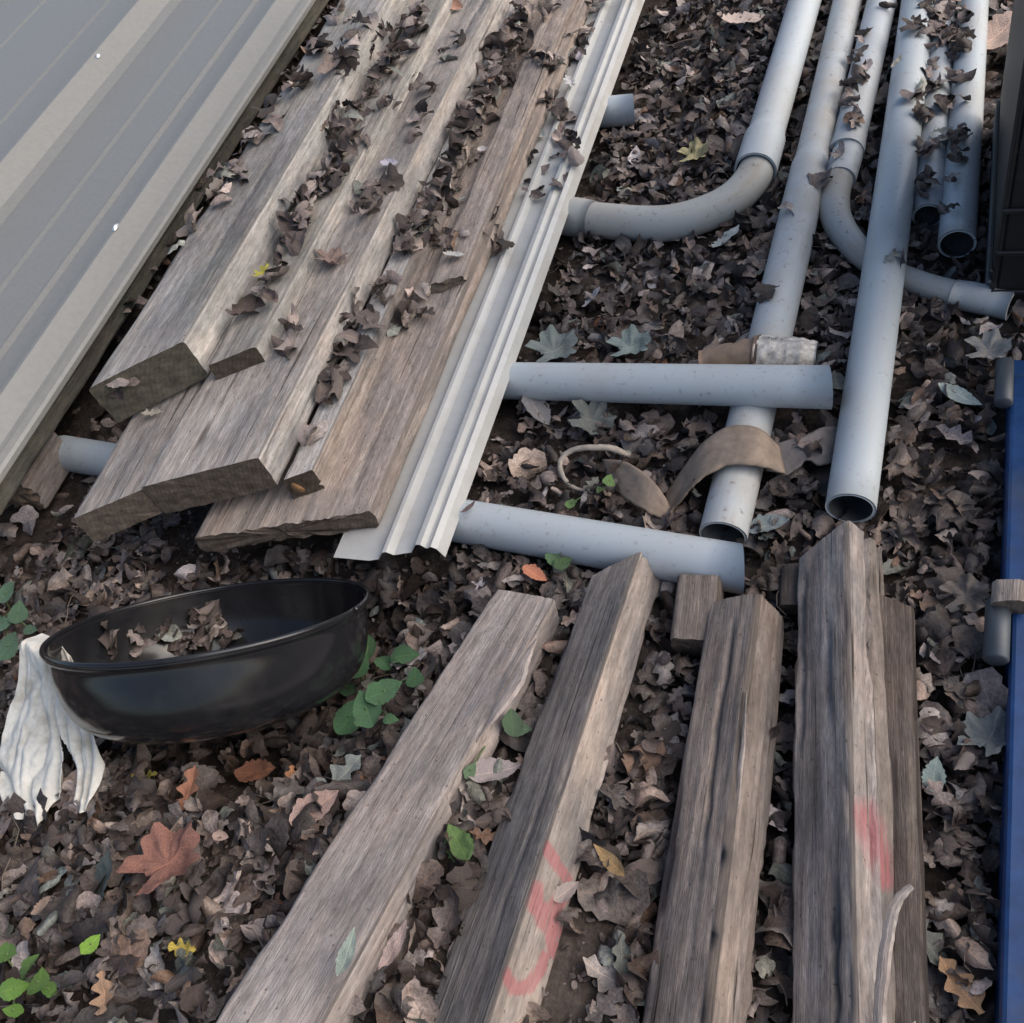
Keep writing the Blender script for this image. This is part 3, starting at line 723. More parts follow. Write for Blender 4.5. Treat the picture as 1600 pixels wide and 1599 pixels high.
box_mesh("crate_floor", (cx0+t+.001, y0+t+.001, .004), (cx0+W-t-.001, y1-t-.001, .016), M_BLACK, root)
for k in range(4): box_mesh("rib", (cx0-.008, y0-.004, .02+k*.028), (cx0+.001, y1+.004, .028+k*.028), M_GREY if k in (1, 2) else M_BLACK, root, bev=.002)
for k in range(3): box_mesh("rib", (cx0+.002, y0-.007, .05+k*.1), (cx0+W, y0+.001, .06+k*.1), M_BLACK, root, bev=.002)
box_mesh("rim", (cx0-.014, y0-.014, Hh-.03), (cx0+.002, y1+.014, Hh+.004), M_BLACK, root)
box_mesh("rim", (cx0+.003, y0-.014, Hh-.03), (cx0+W, y0+.001, Hh+.004), M_BLACK, root)

b0 = at(1578, 590, .07); bx0 = b0[0]
root = empty("metal_frame", (bx0+.1, .9, .0), "blue painted metal frame with grey rollers along the right edge", "metal frame")
ya = at(1570, 905, .07)[1]; yb = at(1568, 958, .07)[1]
bx1 = at(1566, 1300, .07)[0]
def rail(a, b, wd, hh, m, name):
    a = np.array(a); b = np.array(b); ax = (b-a)/np.linalg.norm(b-a); s = np.array([ax[1], -ax[0], 0]); V = []
    prof = [(0, -hh), (0, -.008), (.003, -.002), (.008, 0), (wd*.35, 0), (wd*.4, .004), (wd*.9, .004), (wd, 0), (wd, -hh)]
    for s_ in np.linspace(0, 1, 12):
        for o_, z_ in prof: V.append(a+(b-a)*s_+s*o_+np.array([0, 0, z_]))
    n = len(prof); Fc = grid_faces(12, n, True)+[list(range(n)), [11*n+j for j in range(n)][::-1]]
    return make_mesh(name, V, [f[::-1] for f in Fc], m, parent=root, smooth_=False)
rail((bx0, ya, .07), (bx0, b0[1], .07), .09, .06, M_BLUE, "long_rail")
rail((bx1, -.5, .075), (bx1+.004, yb, .075), .09, .065, M_BLUE, "long_rail")
rail((bx0+.10, ya+.01, .062), (bx0+.75, ya+.01, .062), .05, .05, M_BLUE, "cross_rail")
rail((bx0+.0, b0[1]+.07, .05), (bx0+.75, b0[1]+.07, .05), .05, .04, M_BLUE, "cross_rail")
for (pa, pb, rr) in (((1568, 632), (1570, 566), .016), ((1556, 1034), (1560, 940), .019)):
    a = at(*pa, .075); b = at(*pb, .075)
    tube("roller", [a, a+(b-a)*.03, a+(b-a)*.97, b], [rr*.8, rr, rr, rr*.8], [M_GREY, M_GREY], parent=root, nseg=24, wall=0)
beam("wood_chunk", at(1600, 938, .12), at(1602, 905, .12), .3, .05, .04, W_E, seed=90, cracks=1, rad=.008,
     label="small tan wood chunk caught on the blue frame", cat="wood chunk")

# ------------------------------------------------------------------ bark, label tube, root
def strip(name, front, back, m, label, cat, th=.005, seed=0, rough=.004):
    A = np.array(bez(front, 8)); B = np.array(bez(back, 8)); n = min(len(A), len(B)); A = A[:n]; B = B[:n]; k = 12
    q = np.linspace(0, 1, k)[None, :, None]; V = A[:, None]+(B-A)[:, None]*q
    ii, jj = np.meshgrid(np.arange(n), np.arange(k), indexing='ij')
    V[..., 2] += rough*2*fbm(ii*.22+seed, jj*.35, seed, 3)
    V[:, 0, :2] += rough*2*np.stack([fbm(np.arange(n)*.4, np.zeros(n), seed+1, 3), fbm(np.arange(n)*.5, np.zeros(n), seed+2, 3)], 1)
    o = make_mesh(name, V.reshape(-1, 3), grid_faces(n, k, flip=True), m, origin=None, solid=True)
    md = o.modifiers.new("thickness", 'SOLIDIFY'); md.thickness = th; md.offset = 0
    return tag(o, label, cat)
strip("bark_piece", [at(1040, 812, .01), at(1062, 786, .035), at(1092, 752, .08), at(1135, 729, .098), at(1182, 728, .096), at(1226, 741, .055)],
      [at(1040, 772, .01), at(1072, 728, .04), at(1102, 690, .08), at(1140, 668, .094), at(1184, 670, .094), at(1216, 698, .06)], M_BARK,
      "curled tan bark arching over the stained pipe below the crosswise pipe", "bark")
strip("bark_piece", [at(948, 742, .015), at(972, 775, .03), at(1005, 798, .045), at(1036, 812, .03), at(1052, 818, .01)],
      [at(942, 718, .03), at(975, 722, .055), at(1010, 742, .07), at(1035, 772, .055), at(1048, 800, .02)], M_BARK,
      "dark brown curved bark piece right of the looped root", "bark", seed=5)
strip("bark_piece", [at(1196, 735, .03), at(1232, 742, .035), at(1260, 722, .045), at(1285, 728, .04), at(1306, 720, .03)],
      [at(1200, 700, .035), at(1230, 690, .05), at(1258, 682, .055), at(1285, 670, .055), at(1310, 668, .04)], M_BARKG,
      "flat greyish bark scrap beside the long straight pipe", "bark", seed=9)
# cardboard sleeve with a printed label
root = empty("cardboard_tube", tuple(at(1190, 560, .05)), "crushed brown cardboard tube with a printed label behind the horizontal pipe", "cardboard tube")
a, b = at(1095, 566, .075), at(1182, 552, .088)
tube("tube_body", densify(a, b, 12), np.linspace(.024, .034, 12), [plain_mat("brown_card", (.25, .175, .125), .85, .4, 60), M_INNER], parent=root, nseg=28, wall=.002, noisy=.25)
a2, b2 = at(1178, 552, .09), at(1276, 556, .085)
def label_mat():
    m, n, l, b = mat("printed_label", .5)
    uv = n.new("ShaderNodeUVMap").outputs[0]; sx = N(n, "ShaderNodeSeparateXYZ"); l.new(uv, sx.inputs[0])
    nz = N(n, "ShaderNodeTexNoise", noise_dimensions='1D'); nz.inputs["Scale"].default_value = 700; nz.inputs["Detail"].default_value = 0
    l.new(sx.outputs[0], nz.inputs["W"])
    bars = math_(n, l, 'GREATER_THAN', nz.outputs[0], .5)
    band = math_(n, l, 'MULTIPLY', math_(n, l, 'COMPARE', sx.outputs[1], .214, .017), math_(n, l, 'COMPARE', sx.outputs[0], .036, .022))
    f = math_(n, l, 'MULTIPLY', bars, band)
    t = noise(n, l, uv, 55, 6, .7)
    base = mixrgb(n, l, ramp(n, l, t, [(.42, 0.), (.62, .75)]), (.62, .58, .52), (.22, .19, .17))
    base = mixrgb(n, l, math_(n, l, 'MULTIPLY', f, .85), base, (.04, .04, .05))
    l.new(base, b.inputs["Base Color"]); bump(n, l, b, t, .7, .004); return m
tube("label_sleeve", densify(a2, b2, 24), [.036]*6+[.035]*12+list(np.linspace(.035, .026, 6)), [label_mat(), M_INNER], parent=root, nseg=36, wall=.0015, noisy=.16)
tube("lid_band", densify(a2, a2+(b2-a2)*.08, 4), [.037]*4, [plain_mat("band_brown", (.16, .10, .07), .6), M_INNER], parent=root, nseg=36, wall=.0015, noisy=.25)
rt = bez([at(985, 716, .02), at(958, 702, .05), at(925, 700, .06), at(892, 705, .055), at(876, 722, .045), at(878, 742, .04), at(892, 760, .03), at(918, 770, .02)], 8)
tube("root", rt, np.linspace(.0075, .0042, len(rt)), [M_ROOT, M_ROOT], wall=0, nseg=10, noisy=.4, solid=False, label="pale looped root sticking out of the leaves between the crosswise pipes", cat="root")

# ------------------------------------------------------------------ leaves
def curl_apply(P, cw, cl, tw, crumple, seed):
    """P: flat leaf points (x along 0..1, y across). returns curled 3D"""
    x = P[:, 0]-.5; y = P[:, 1]; z = np.zeros(len(P))
    a = cw*(1+.8*(vnoise(P[:, 0]*3, P[:, 0]*0, seed)-.5)); a = np.where(np.abs(a) < 1e-3, 1e-3, a)
    y2 = np.sin(y*a)/a; z = z+(1-np.cos(y*a))/a
    x2 = np.sin(x*cl)/cl; z = z+(1-np.cos(x*cl))/cl
    z = z+crumple*2*fbm(P[:, 0]*4+seed, P[:, 1]*5+seed, seed, 2)
    ang = tw*x; c, s = np.cos(ang), np.sin(ang); y3 = y2*c-z*s; z3 = y2*s+z*c
    return np.stack([x2, y3, z3-z3.min()*.0], 1)
def leaf_template(kind, nu, nv, seed):
    r = np.random.default_rng(seed)
    if kind == 'maple':
        nth = nu*2+2; rings = max(2, nv//2); th = np.linspace(0, 2*np.pi, nth, endpoint=False)
        lob = .34+.13*np.abs(np.cos(th*2.5))**.8+.03*np.sin(th*13+seed)
        lob *= np.where(np.abs(th-np.pi) < .35, .55, 1.)
        P = [[.42, 0]]
        for k in range(1, rings+1):
            q = k/rings*lob; P += list(np.stack([.42+np.cos(th)*q*1.1, np.sin(th)*q], 1))
        P = np.array(P); Fc = [[0, 1+j, 1+(j+1) % nth] for j in range(nth)]
        Fc += [[1+k*nth+j, 1+k*nth+(nth+j), 0, 0] for k in [] for j in []]
        for k in range(rings-1):
            for j in range(nth):
                a = 1+k*nth+j; b = 1+k*nth+(j+1) % nth; Fc.append([a, a+nth, b+nth, b])
    else:
        u = np.linspace(0, 1, nu)
        if kind == 'oak': wd = .30*np.sin(np.pi*np.clip(u, .02, .985)**.85)**.6*(.66+.34*np.cos(u*2*np.pi*3.3+.4+seed))
        elif kind == 'torn': wd = .32*np.sin(np.pi*np.clip(u, .08, .93))**.4*(.6+.8*r.random(nu))
        elif kind == 'narrow': wd = .16*np.sin(np.pi*np.clip(u, .01, .995)**.8)
        else: wd = .30*np.sin(np.pi*np.clip(u, .015, .995)**.75)**.9*(1+.07*np.sin(u*40))
        v = np.linspace(-1, 1, nv); asym = 1+.2*(r.random(nu)-.5)
        P = np.stack(np.broadcast_arrays(u[:, None], wd[:, None]*v[None]*np.where(v[None] > 0, asym[:, None], 1)), -1).reshape(-1, 2)
        Fc = grid_faces(nu, nv)
    fl = r.random() < .38
    V = curl_apply(P, (r.uniform(.6, 1.8) if fl else r.uniform(2.2, 6.5))*r.choice([-1, 1]), r.uniform(.3, 1.2 if fl else 2.8)*r.choice([-1, 1]), r.uniform(-1.6, 1.6), r.uniform(.08, .22), seed)
    V -= V.mean(0)
    uvs = np.stack([P[:, 0], P[:, 1]], 1)
    return V, Fc, uvs
KINDS = ['ovate', 'oak', 'maple', 'torn', 'ovate', 'oak', 'torn', 'maple', 'narrow', 'ovate', 'oak', 'torn']
TMID = [leaf_template(k, 12, 6 if k != 'maple' else 6, 11+i) for i, k in enumerate(KINDS*2)]
TLO = [leaf_template(k, 7, 4 if k != 'maple' else 4, 11+i) for i, k in enumerate(KINDS*2)]
THI = [leaf_template(k, 15, 9, 11+i) for i, k in enumerate(KINDS*2)]
PAL = np.array([(.050, .040, .037), (.072, .058, .053), (.098, .078, .070), (.13, .106, .096), (.17, .142, .130), (.23, .20, .188),
                (.12, .10, .095), (.085, .068, .062), (.04, .03, .027), (.17, .115, .085), (.19, .20, .18), (.30, .25, .225), (.14, .15, .135), (.24, .13, .08)])
PAL = PAL*np.array([1.08, 1.05, 1.01])
PW = np.array([.15, .15, .12, .10, .11, .11, .07, .08, .09, .02, .025, .045, .02, .004]); PW = PW/PW.sum()

def build_solid_bvh():
    V = np.concatenate(SOLV); return BVHTree.FromPolygons(V.tolist(), SOLF)
BVH = build_solid_bvh()
def rot_mats(n, tilt, r):
    yaw = r.uniform(0, 2*np.pi, n); ax = r.uniform(0, 2*np.pi, n); t = np.abs(r.normal(0, tilt, n))
    flip = r.random(n) < .5
    cy, sy = np.cos(yaw), np.sin(yaw); Rz = np.zeros((n, 3, 3)); Rz[:, 0, 0] = cy; Rz[:, 0, 1] = -sy; Rz[:, 1, 0] = sy; Rz[:, 1, 1] = cy; Rz[:, 2, 2] = 1
    k = np.stack([np.cos(ax), np.sin(ax), np.zeros(n)], 1); K = np.zeros((n, 3, 3))
    K[:, 0, 2] = k[:, 1]; K[:, 1, 2] = -k[:, 0]; K[:, 2, 0] = -k[:, 1]; K[:, 2, 1] = k[:, 0]
    t = t+np.where(flip, np.pi, 0)
    Rt = np.eye(3)[None]+np.sin(t)[:, None, None]*K+(1-np.cos(t))[:, None, None]*(K @ K)
    return Rt @ Rz
def leaf_mesh(name, pos, size, cols, tilt, r, T=TLO, m=M_LEAF):
    n = len(pos); RM = rot_mats(n, tilt, r); ti = r.integers(0, len(T), n)
    Vs, Ls, Ss, Us, Cs = [], [], [], [], []; off = 0
    for k in range(len(T)):
        I = np.where(ti == k)[0]
        if not len(I): continue
        V, Fc, uv = T[k]; nvt = len(V)
        W = np.einsum('nij,vj->nvi', RM[I], V)*size[I, None, None]+pos[I, None, :]
        Vs.append(W.reshape(-1, 3)); Cs.append(np.repeat(cols[I], nvt, 0))
        fl = np.concatenate([np.array(f) for f in Fc]); fs = np.array([len(f) for f in Fc])
        Ls.append((fl[None]+(off+np.arange(len(I))*nvt)[:, None]).ravel()); Ss.append(np.tile(fs, len(I)))
        Us.append(np.tile(uv[fl], (len(I), 1))); off += nvt*len(I)
    V = np.concatenate(Vs); L = np.concatenate(Ls); S = np.concatenate(Ss); U = np.concatenate(Us); Cc = np.concatenate(Cs)
    me = bpy.data.meshes.new(name); me.vertices.add(len(V)); me.vertices.foreach_set("co", V.ravel())
    me.loops.add(len(L)); me.loops.foreach_set("vertex_index", L.astype(np.int32))
    me.polygons.add(len(S)); st = np.concatenate([[0], np.cumsum(S)[:-1]]); me.polygons.foreach_set("loop_start", st.astype(np.int32))
    me.update(calc_edges=True)
    ul = me.uv_layers.new(name="UVMap"); ul.data.foreach_set("uv", U.ravel())
    ca = me.attributes.new("leafcol", 'FLOAT_COLOR', 'POINT'); ca.data.foreach_set("color", np.concatenate([Cc, np.ones((len(Cc), 1))], 1).ravel())
    me.polygons.foreach_set("use_smooth", [True]*len(S)); me.materials.append(m); me.validate()
    o = bpy.data.objects.new(name, me); link(o); o['kind'] = 'stuff'
    return o
def litter():
    r = np.random.default_rng(5)
    n = 56000
    x = r.uniform(-3.0, 1.45, n); y = -.75+5.5*r.random(n)
    keep = np.ones(n, bool)
    z = ground_z(x, y)
    # bare soil patches
    for (px, py, rad) in ((372, 1235, .10), (905, 1450, .085), (890, 1540, .07), (430, 1190, .05), (330, 1250, .05)):
        c = at(px, py, float(ground_z(*at(px, py, .1)[:2]))); d = np.hypot(x-c[0], y-c[1]); keep &= ~((d < rad*.75*(.7+.6*vnoise(x*20, y*20, 2))) & (r.random(n) < .93))
    for i in range(n):
        if not keep[i]: continue
        h = BVH.ray_cast(Vector((x[i], y[i], 1.4)), Vector((0, 0, -1)))
        if h[0] is None and BVH.ray_cast(Vector((x[i], y[i], z[i]+.2)), Vector((0, 0, -1)), .2)[0] is not None: keep[i] = False
        if h[0] is not None and h[0].z > z[i]+.012:
            inb = math.hypot(x[i]-BC[0], y[i]-BC[1]) < .33
            if inb:
                hu = BVH.ray_cast(Vector((x[i], y[i], z[i]-.05)), Vector((0, 0, 1)))
                if hu[0] is None or hu[0].z < z[i]+.035: keep[i] = False
            elif r.random() > .12: keep[i] = False
    x, y, z = x[keep], y[keep], z[keep]; n = len(x)
    size = np.clip(np.exp(r.normal(math.log(.043), .36, n)), .018, .09)*(1+.22*(y < .9))
    gap = (np.abs(x-gap_x(y)) < .12) & (y > 1.3)
    z = z+r.uniform(-.002, .034, n)+gap*r.uniform(0, .07, n)
    ci = r.choice(len(PAL), n, p=PW); cols = PAL[ci]*r.uniform(.5, 1.5, (n, 1))*np.array([1, 1, 1])**1*(1+np.array([.05, 0, -.05])*r.normal(0, 1, (n, 1)))
    # a little more red-brown close to the camera
    nr = (y < 1.25) & (x < .6)
    o = leaf_mesh("leaf_litter", np.stack([x, y, z], 1)[~nr], size[~nr], cols[~nr], .75, r)
    o2 = leaf_mesh("leaf_litter", np.stack([x, y, z], 1)[nr], size[nr], cols[nr]*.86, .62, r, TMID)
    o2['label'] = "larger curled dead leaves of the litter around basin and timbers"
    print("litter", n, nr.sum())
    o['label'] = "thick litter of curled dead brown leaves covering the ground"
litter()

_meshcache = {}
def leaf_data(ti, ci, col=None, m=M_LEAF, T=THI):
    key = (ti, ci if col is None else tuple(col), m.name)
    if key in _meshcache: return _meshcache[key]
    V, Fc, uv = T[ti]; me = bpy.data.meshes.new("leaf"); me.from_pydata(V.tolist(), [], [list(map(int, f)) for f in Fc])
    ul = me.uv_layers.new(name="UVMap"); li = np.empty(len(me.loops), int); me.loops.foreach_get("vertex_index", li); ul.data.foreach_set("uv", uv[li].ravel())
    c = PAL[ci] if col is None else np.array(col)
    ca = me.attributes.new("leafcol", 'FLOAT_COLOR', 'POINT'); ca.data.foreach_set("color", np.tile(np.append(c, 1), len(V)))
    me.polygons.foreach_set("use_smooth", [True]*len(me.polygons)); me.materials.append(m); _meshcache[key] = me
    return me
def place_leaf(p, size, ti, ci=None, col=None, yaw=None, tilt=.4, parent=None, label=None, group=None, m=M_LEAF, r=random, T=THI, cat="leaf", name="leaf", nrm=None):
    o = bpy.data.objects.new(name, leaf_data(ti, ci or 0, col, m, T))
    yaw = r.uniform(0, 6.28) if yaw is None else yaw
    q = Euler((r.gauss(0, tilt), r.gauss(0, tilt), yaw)).to_matrix()
    if nrm is not None: q = Vector((0, 0, 1)).rotation_difference(Vector(nrm)).to_matrix() @ q
    o.matrix_world = Matrix.Translation(Vector(p)) @ q.to_4x4() @ Matrix.Scale(size, 4)
    link(o, parent)
    if label: tag(o, label, cat, group)
    return o
# individual leaves of the ground: the ones that show largest
def ground_leaves():
    r = random.Random(3); k = 0; tries = 0
    while k < 150 and tries < 9000:
        tries += 1
        px = r.uniform(0, 1560); py = r.uniform(640, 1599) if r.random() < .8 else r.uniform(100, 640)
        d = Vector(ray(px, py)); h = BVH.ray_cast(Vector(EYE), d)
        p = at(px, py, .03)
        for _ in range(4): p = at(px, py, float(ground_z(p[0], p[1]))+.022)
        if h[0] is not None and h[3] < np.linalg.norm(p-EYE)+.03: continue
        hh = BVH.ray_cast(Vector((p[0], p[1], 1.4)), Vector((0, 0, -1)))
        if hh[0] is not None: continue
        if 300 < px < 470 and 1165 < py < 1290: continue
        if 860 < px < 970 and 1400 < py < 1599: continue
        ci = r.choices(range(len(PAL)), list(PW))[0]; 
        if r.random() < .18: ci = r.choice([5, 6, 10, 4, 12])
        s = r.uniform(.045, .078)*(1.1 if py > 1150 else .95)
        place_leaf(p+np.array([0, 0, .006]), s, r.randrange(len(THI)), ci, tilt=.5, parent=ground, r=r); k += 1
ground_leaves()
def gp(px, py, up=.03):
    p = at(px, py, .03)
    for _ in range(5): p = at(px, py, float(ground_z(p[0], p[1]))+up)
    return p
def hit(px, py, up=.008):
    h = BVH.ray_cast(Vector(EYE), Vector(ray(px, py))); g = gp(px, py, up)
    if h[0] is not None and h[3] < np.linalg.norm(g-EYE)+.02:
        return np.array(h[0])+np.array(h[1] if h[1].z > 0 else (0, 0, 1))*up, h[1]
    return g, Vector((0, 0, 1))
# flat-ish templates for named leaves
def flat_template(kind, seed, cw=.8, cl=.5, cr=.05, nu=29, nv=15):
    V, Fc, uv = leaf_template(kind, nu, nv, seed); P = uv.copy()
    V = curl_apply(P, cw, cl, .2, cr*1.8, seed)
    if kind == 'maple':
        th = np.arctan2(P[:, 1], P[:, 0]-.42); rr = np.hypot(P[:, 0]-.42, P[:, 1]); V[:, 2] += .09*rr*np.cos(th*5)+.05*rr*np.cos(th*11+seed)
    else: V[:, 2] += .05*np.abs(P[:, 1])**.7-.018*np.cos((P[:, 0]-np.abs(P[:, 1])*.9)*50)*np.abs(P[:, 1])*2
    V -= V.mean(0); return V, Fc, uv
THI += [flat_template('maple', 201, 1.3, .9, .10), flat_template('oak', 202, 1.5, .8, .06), flat_template('ovate', 203, 1.2, .6, .04), flat_template('ovate', 204, 2.2, .5, .03), flat_template('narrow', 205, 2., .9, .03),
        flat_template('oak', 206, 2.4, 1.2, .07)]
MA, OK, OV, OV2, NA, OK2 = range(len(THI)-6, len(THI))
named = [
 (258, 1345, .115, MA, (.26, .125, .095), 1.2, "large wrinkled orange-red leaf on the ground below the basin"),
 (293, 1236, .078, OK, (.42, .20, .125), 1.7, "bright orange lobed leaf standing up just under the basin"),
 (400, 1205, .075, OV, (.22, .10, .06), .3, "rounded russet leaf half hidden under the basin"),
 (455, 1215, .042, OK2, (.42, .21, .11), 2.0, "small orange leaf between the basin and the tan timber"),
 (492, 1262, .080, OV2, (.36, .25, .21), .9, "pinkish curled leaf beside the left edge of the tan timber"),
 (530, 1215, .090, OK, (.20, .22, .20), 1.1, "grey-green lobed leaf under the left edge of the tan timber"),
 (226, 1213, .042, OK2, (.30, .27, .05), .4, "yellow-green leaf lying close to the rag"),
 (286, 1482, .040, OK2, (.44, .34, .07), .2, "small bright yellow leaf in the lower left litter"),
 (158, 1378, .090, OV, (.085, .10, .088), 1.5, "dark green-grey oval leaf left of the large orange-red leaf"),
 (65, 1415, .034, OV, (.36, .25, .18), 1.0, "tiny pale tan oval leaf near the left edge"),
 (345, 1307, .028, OV2, (.46, .33, .27), .1, "tiny pale pink leaf right of the large orange-red leaf"),
 (160, 1552, .055, OK2, (.34, .22, .14), 2.1, "tan torn leaf near the bottom left corner"),
 (716, 1318, .065, OV, (.10, .17, .055), 2.4, "yellow-spotted green leaf between the two left timbers"),
 (772, 1205, .080, OV2, (.30, .26, .25), .6, "pale grey leaf curled between the two left timbers"),
 (560, 1500, .062, NA, (.24, .29, .25), 1.75, "pale green-grey strip of leaf on the right edge of the tan timber"),
 (616, 1478, .070, NA, (.40, .31, .28), 1.3, "pale pink narrow leaf right of the tan timber"),
 (952, 1345, .062, NA, (.28, .19, .09), 2.6, "ochre curled leaf right of the red-marked timber"),
 (885, 1393, .040, OV2, (.36, .30, .27), .9, "small pale leaf stuck to the edge of the red-marked timber"),
 (640, 1030, .075, OK, (.42, .38, .36), .4, "pale lobed leaf beside the green seedling"),
 (836, 897, .050, OV2, (.48, .20, .12), -.3, "orange leaf next to the far end of the tan timber"),
 (905, 880, .070, OV, (.24, .16, .07), -.3, "greenish ochre leaf behind the red-marked timber end"),
 (1085, 240, .080, MA, (.50, .44, .24), .3, "cream and ochre leaf between the trim and the elbow pipe"),
 (1160, 30, .13, OV, (.42, .34, .29), .6, "large pale tan leaf at the top between trim and pipes"),
 (1135, 372, .085, OV, (.34, .38, .36), 1.0, "pale grey-green leaf below the sweeping elbow"),
 (985, 540, .095, MA, (.26, .31, .29), .5, "grey-green maple-shaped leaf above the horizontal pipe"),
 (865, 545, .11, MA, (.19, .22, .21), .8, "dull grey-green leaf at the left end of the horizontal pipe"),
 (840, 640, .095, OV2, (.20, .19, .185), -.8, "grey folded leaf under the left end of the horizontal pipe"),
 (925, 655, .095, MA, (.17, .18, .165), .1, "flat grey leaf in the shade below the horizontal pipe"),
 (1500, 618, .085, NA, (.36, .42, .38), -.5, "pale mint narrow leaf near the blue frame"),
 (1545, 545, .08, MA, (.36, .34, .31), .1, "pale crumpled leaf below the black crate"),
 (1562, 48, .16, OV, (.42, .31, .25), .9, "large tan leaf at the upper right corner"),
 (1200, 820, .075, OV2, (.27, .31, .30), .2, "grey-green leaf right of the stained pipe's open end"),
 (1400, 120, .05, NA, (.34, .33, .27), 1.2, "pale narrow leaf between the two middle pipes"),
 (1510, 930, .07, MA, (.22, .19, .17), .2, "grey-brown maple leaf in the dark litter by the blue frame"),
 (1545, 1150, .085, MA, (.22, .24, .24), 1.2, "grey leaf beside the blue frame in the lower right"),
 (1500, 1540, .075, OK, (.30, .19, .11), 2.3, "orange-tan leaf at the bottom right of the dark low timber"),
 (925, 465, .06, OV, (.42, .40, .40), .7, "whitish leaf in the litter right of the trim"),
 (1460, 1210, .05, OV, (.22, .28, .26), 1.5, "small bluish green leaf right of the dark low timber"),
]
for (px, py, s, ti, c, yaw, lab) in named:
    p, nn = hit(px, py, .056 if s > .1 else .040)
    # yaw given in the picture's sense, turned into the ground plane
    place_leaf(p, s*1.12, ti, col=c, yaw=yaw, tilt=.22, label=lab)
# leaves lying on boards, trim, pipes, in the basin
CN = ["blackish", "dark brown", "brown", "mid brown", "light brown", "pale grey-brown", "grey-brown", "dark grey-brown", "near-black", "reddish brown", "pale greenish", "cream", "greenish grey", "ochre"]
SN = {'ovate': 'oval', 'oak': 'lobed', 'maple': 'star-shaped', 'torn': 'torn', 'narrow': 'narrow'}
def where(x, y): return ("at the very top", "in the upper part", "in the upper middle", "around the middle", "below the middle", "low down")[min(5, int(y/130))]
def line_spots(a, b, k, rad, n):
    return [(a[0]+(b[0]-a[0])*i/(k-1), a[1]+(b[1]-a[1])*i/(k-1), rad, n) for i in range(k)]
def scatter_on(spots, lab, group, seed, frac, sz=(.035, .065), name="leaf"):
    r = random.Random(seed); SP = []
    for (px, py, rad, n) in spots:
        for k in range(n):
            x = r.gauss(px, rad*.6); y = r.gauss(py, rad*.6); p, nn = hit(x, y, .006)
            p = p+np.array([0, 0, r.uniform(0, .014) if n > 3 else 0])
            if r.random() > .55: continue
            if r.random() < frac:
                ci = r.choices(range(len(PAL)), list(PW))[0]; ti = r.randrange(24)
                wh = '' if group.endswith('basin') else ' '+where(x, y)
                if 'stack' in group: wh += ', '+('left side' if x < 700-.62*y else 'toward the trim' if x > 840-.55*y else 'middle')
                lb = "%s %s leaf %s%s" % (CN[ci], SN[(KINDS*2)[ti]], lab, wh)
                place_leaf(p+np.array([0, 0, .008]), r.uniform(*sz)*1.3, ti, ci, tilt=.28, label=lb, group=group, r=r)
            else: SP.append(p)
    return SP
G1 = "dead leaves resting on the lumber stack"
S = scatter_on(line_spots((655, 20), (470, 350), 16, 11, 8)+line_spots((470, 350), (400, 500), 6, 7, 3)+line_spots((822, 20), (650, 380), 18, 11, 9)+line_spots((800, 70), (700, 330), 10, 12, 6)+line_spots((640, 400), (490, 690), 9, 8, 4)+line_spots((725, 60), (590, 330), 8, 14, 2)+[(530, 30, 18, 12), (500, 80, 18, 14), (465, 130, 18, 14), (430, 180, 18, 14), (400, 222, 18, 14), (365, 270, 18, 14), (335, 310, 16, 12), (305, 350, 16, 12), (275, 390, 14, 10), (250, 430, 12, 8), (215, 480, 10, 5), (545, 95, 26, 22), (590, 60, 26, 20), (620, 105, 20, 14), (515, 195, 18, 14), (560, 225, 20, 14), (530, 268, 22, 16), (500, 300, 15, 8), (645, 35, 20, 12),
     (572, 312, 22, 16), (465, 340, 14, 8), (455, 375, 10, 5), (430, 470, 12, 5), (395, 500, 10, 4), (650, 140, 14, 8), (605, 170, 12, 6),
     (800, 60, 20, 14), (785, 110, 22, 18), (762, 160, 20, 16), (742, 205, 18, 10), (715, 255, 16, 9), (690, 300, 16, 9), (665, 345, 24, 20), (695, 375, 20, 14), (640, 380, 14, 8),
     (655, 480, 18, 12), (630, 505, 16, 8), (550, 520, 12, 7), (522, 600, 12, 9), (535, 560, 10, 6), (505, 640, 8, 4), (600, 450, 10, 4), (560, 480, 10, 4), (770, 330, 10, 3),
     (190, 600, 10, 3), (460, 520, 9, 5), (450, 545, 8, 4), (850, 20, 14, 5), (830, 90, 12, 4)],
     "caught on the stacked planks", G1, 21, .4, (.042, .075))
S += scatter_on([(880, 105, 24, 20), (865, 165, 18, 12), (885, 225, 22, 18), (850, 250, 16, 10), (893, 190, 20, 10), (862, 285, 18, 9), (838, 300, 14, 7), (782, 388, 18, 12), (768, 365, 12, 6), (915, 55, 18, 10), (935, 15, 14, 7)],
     "lying on the cream metal trim", "dead leaves on the metal trim", 23, .25)
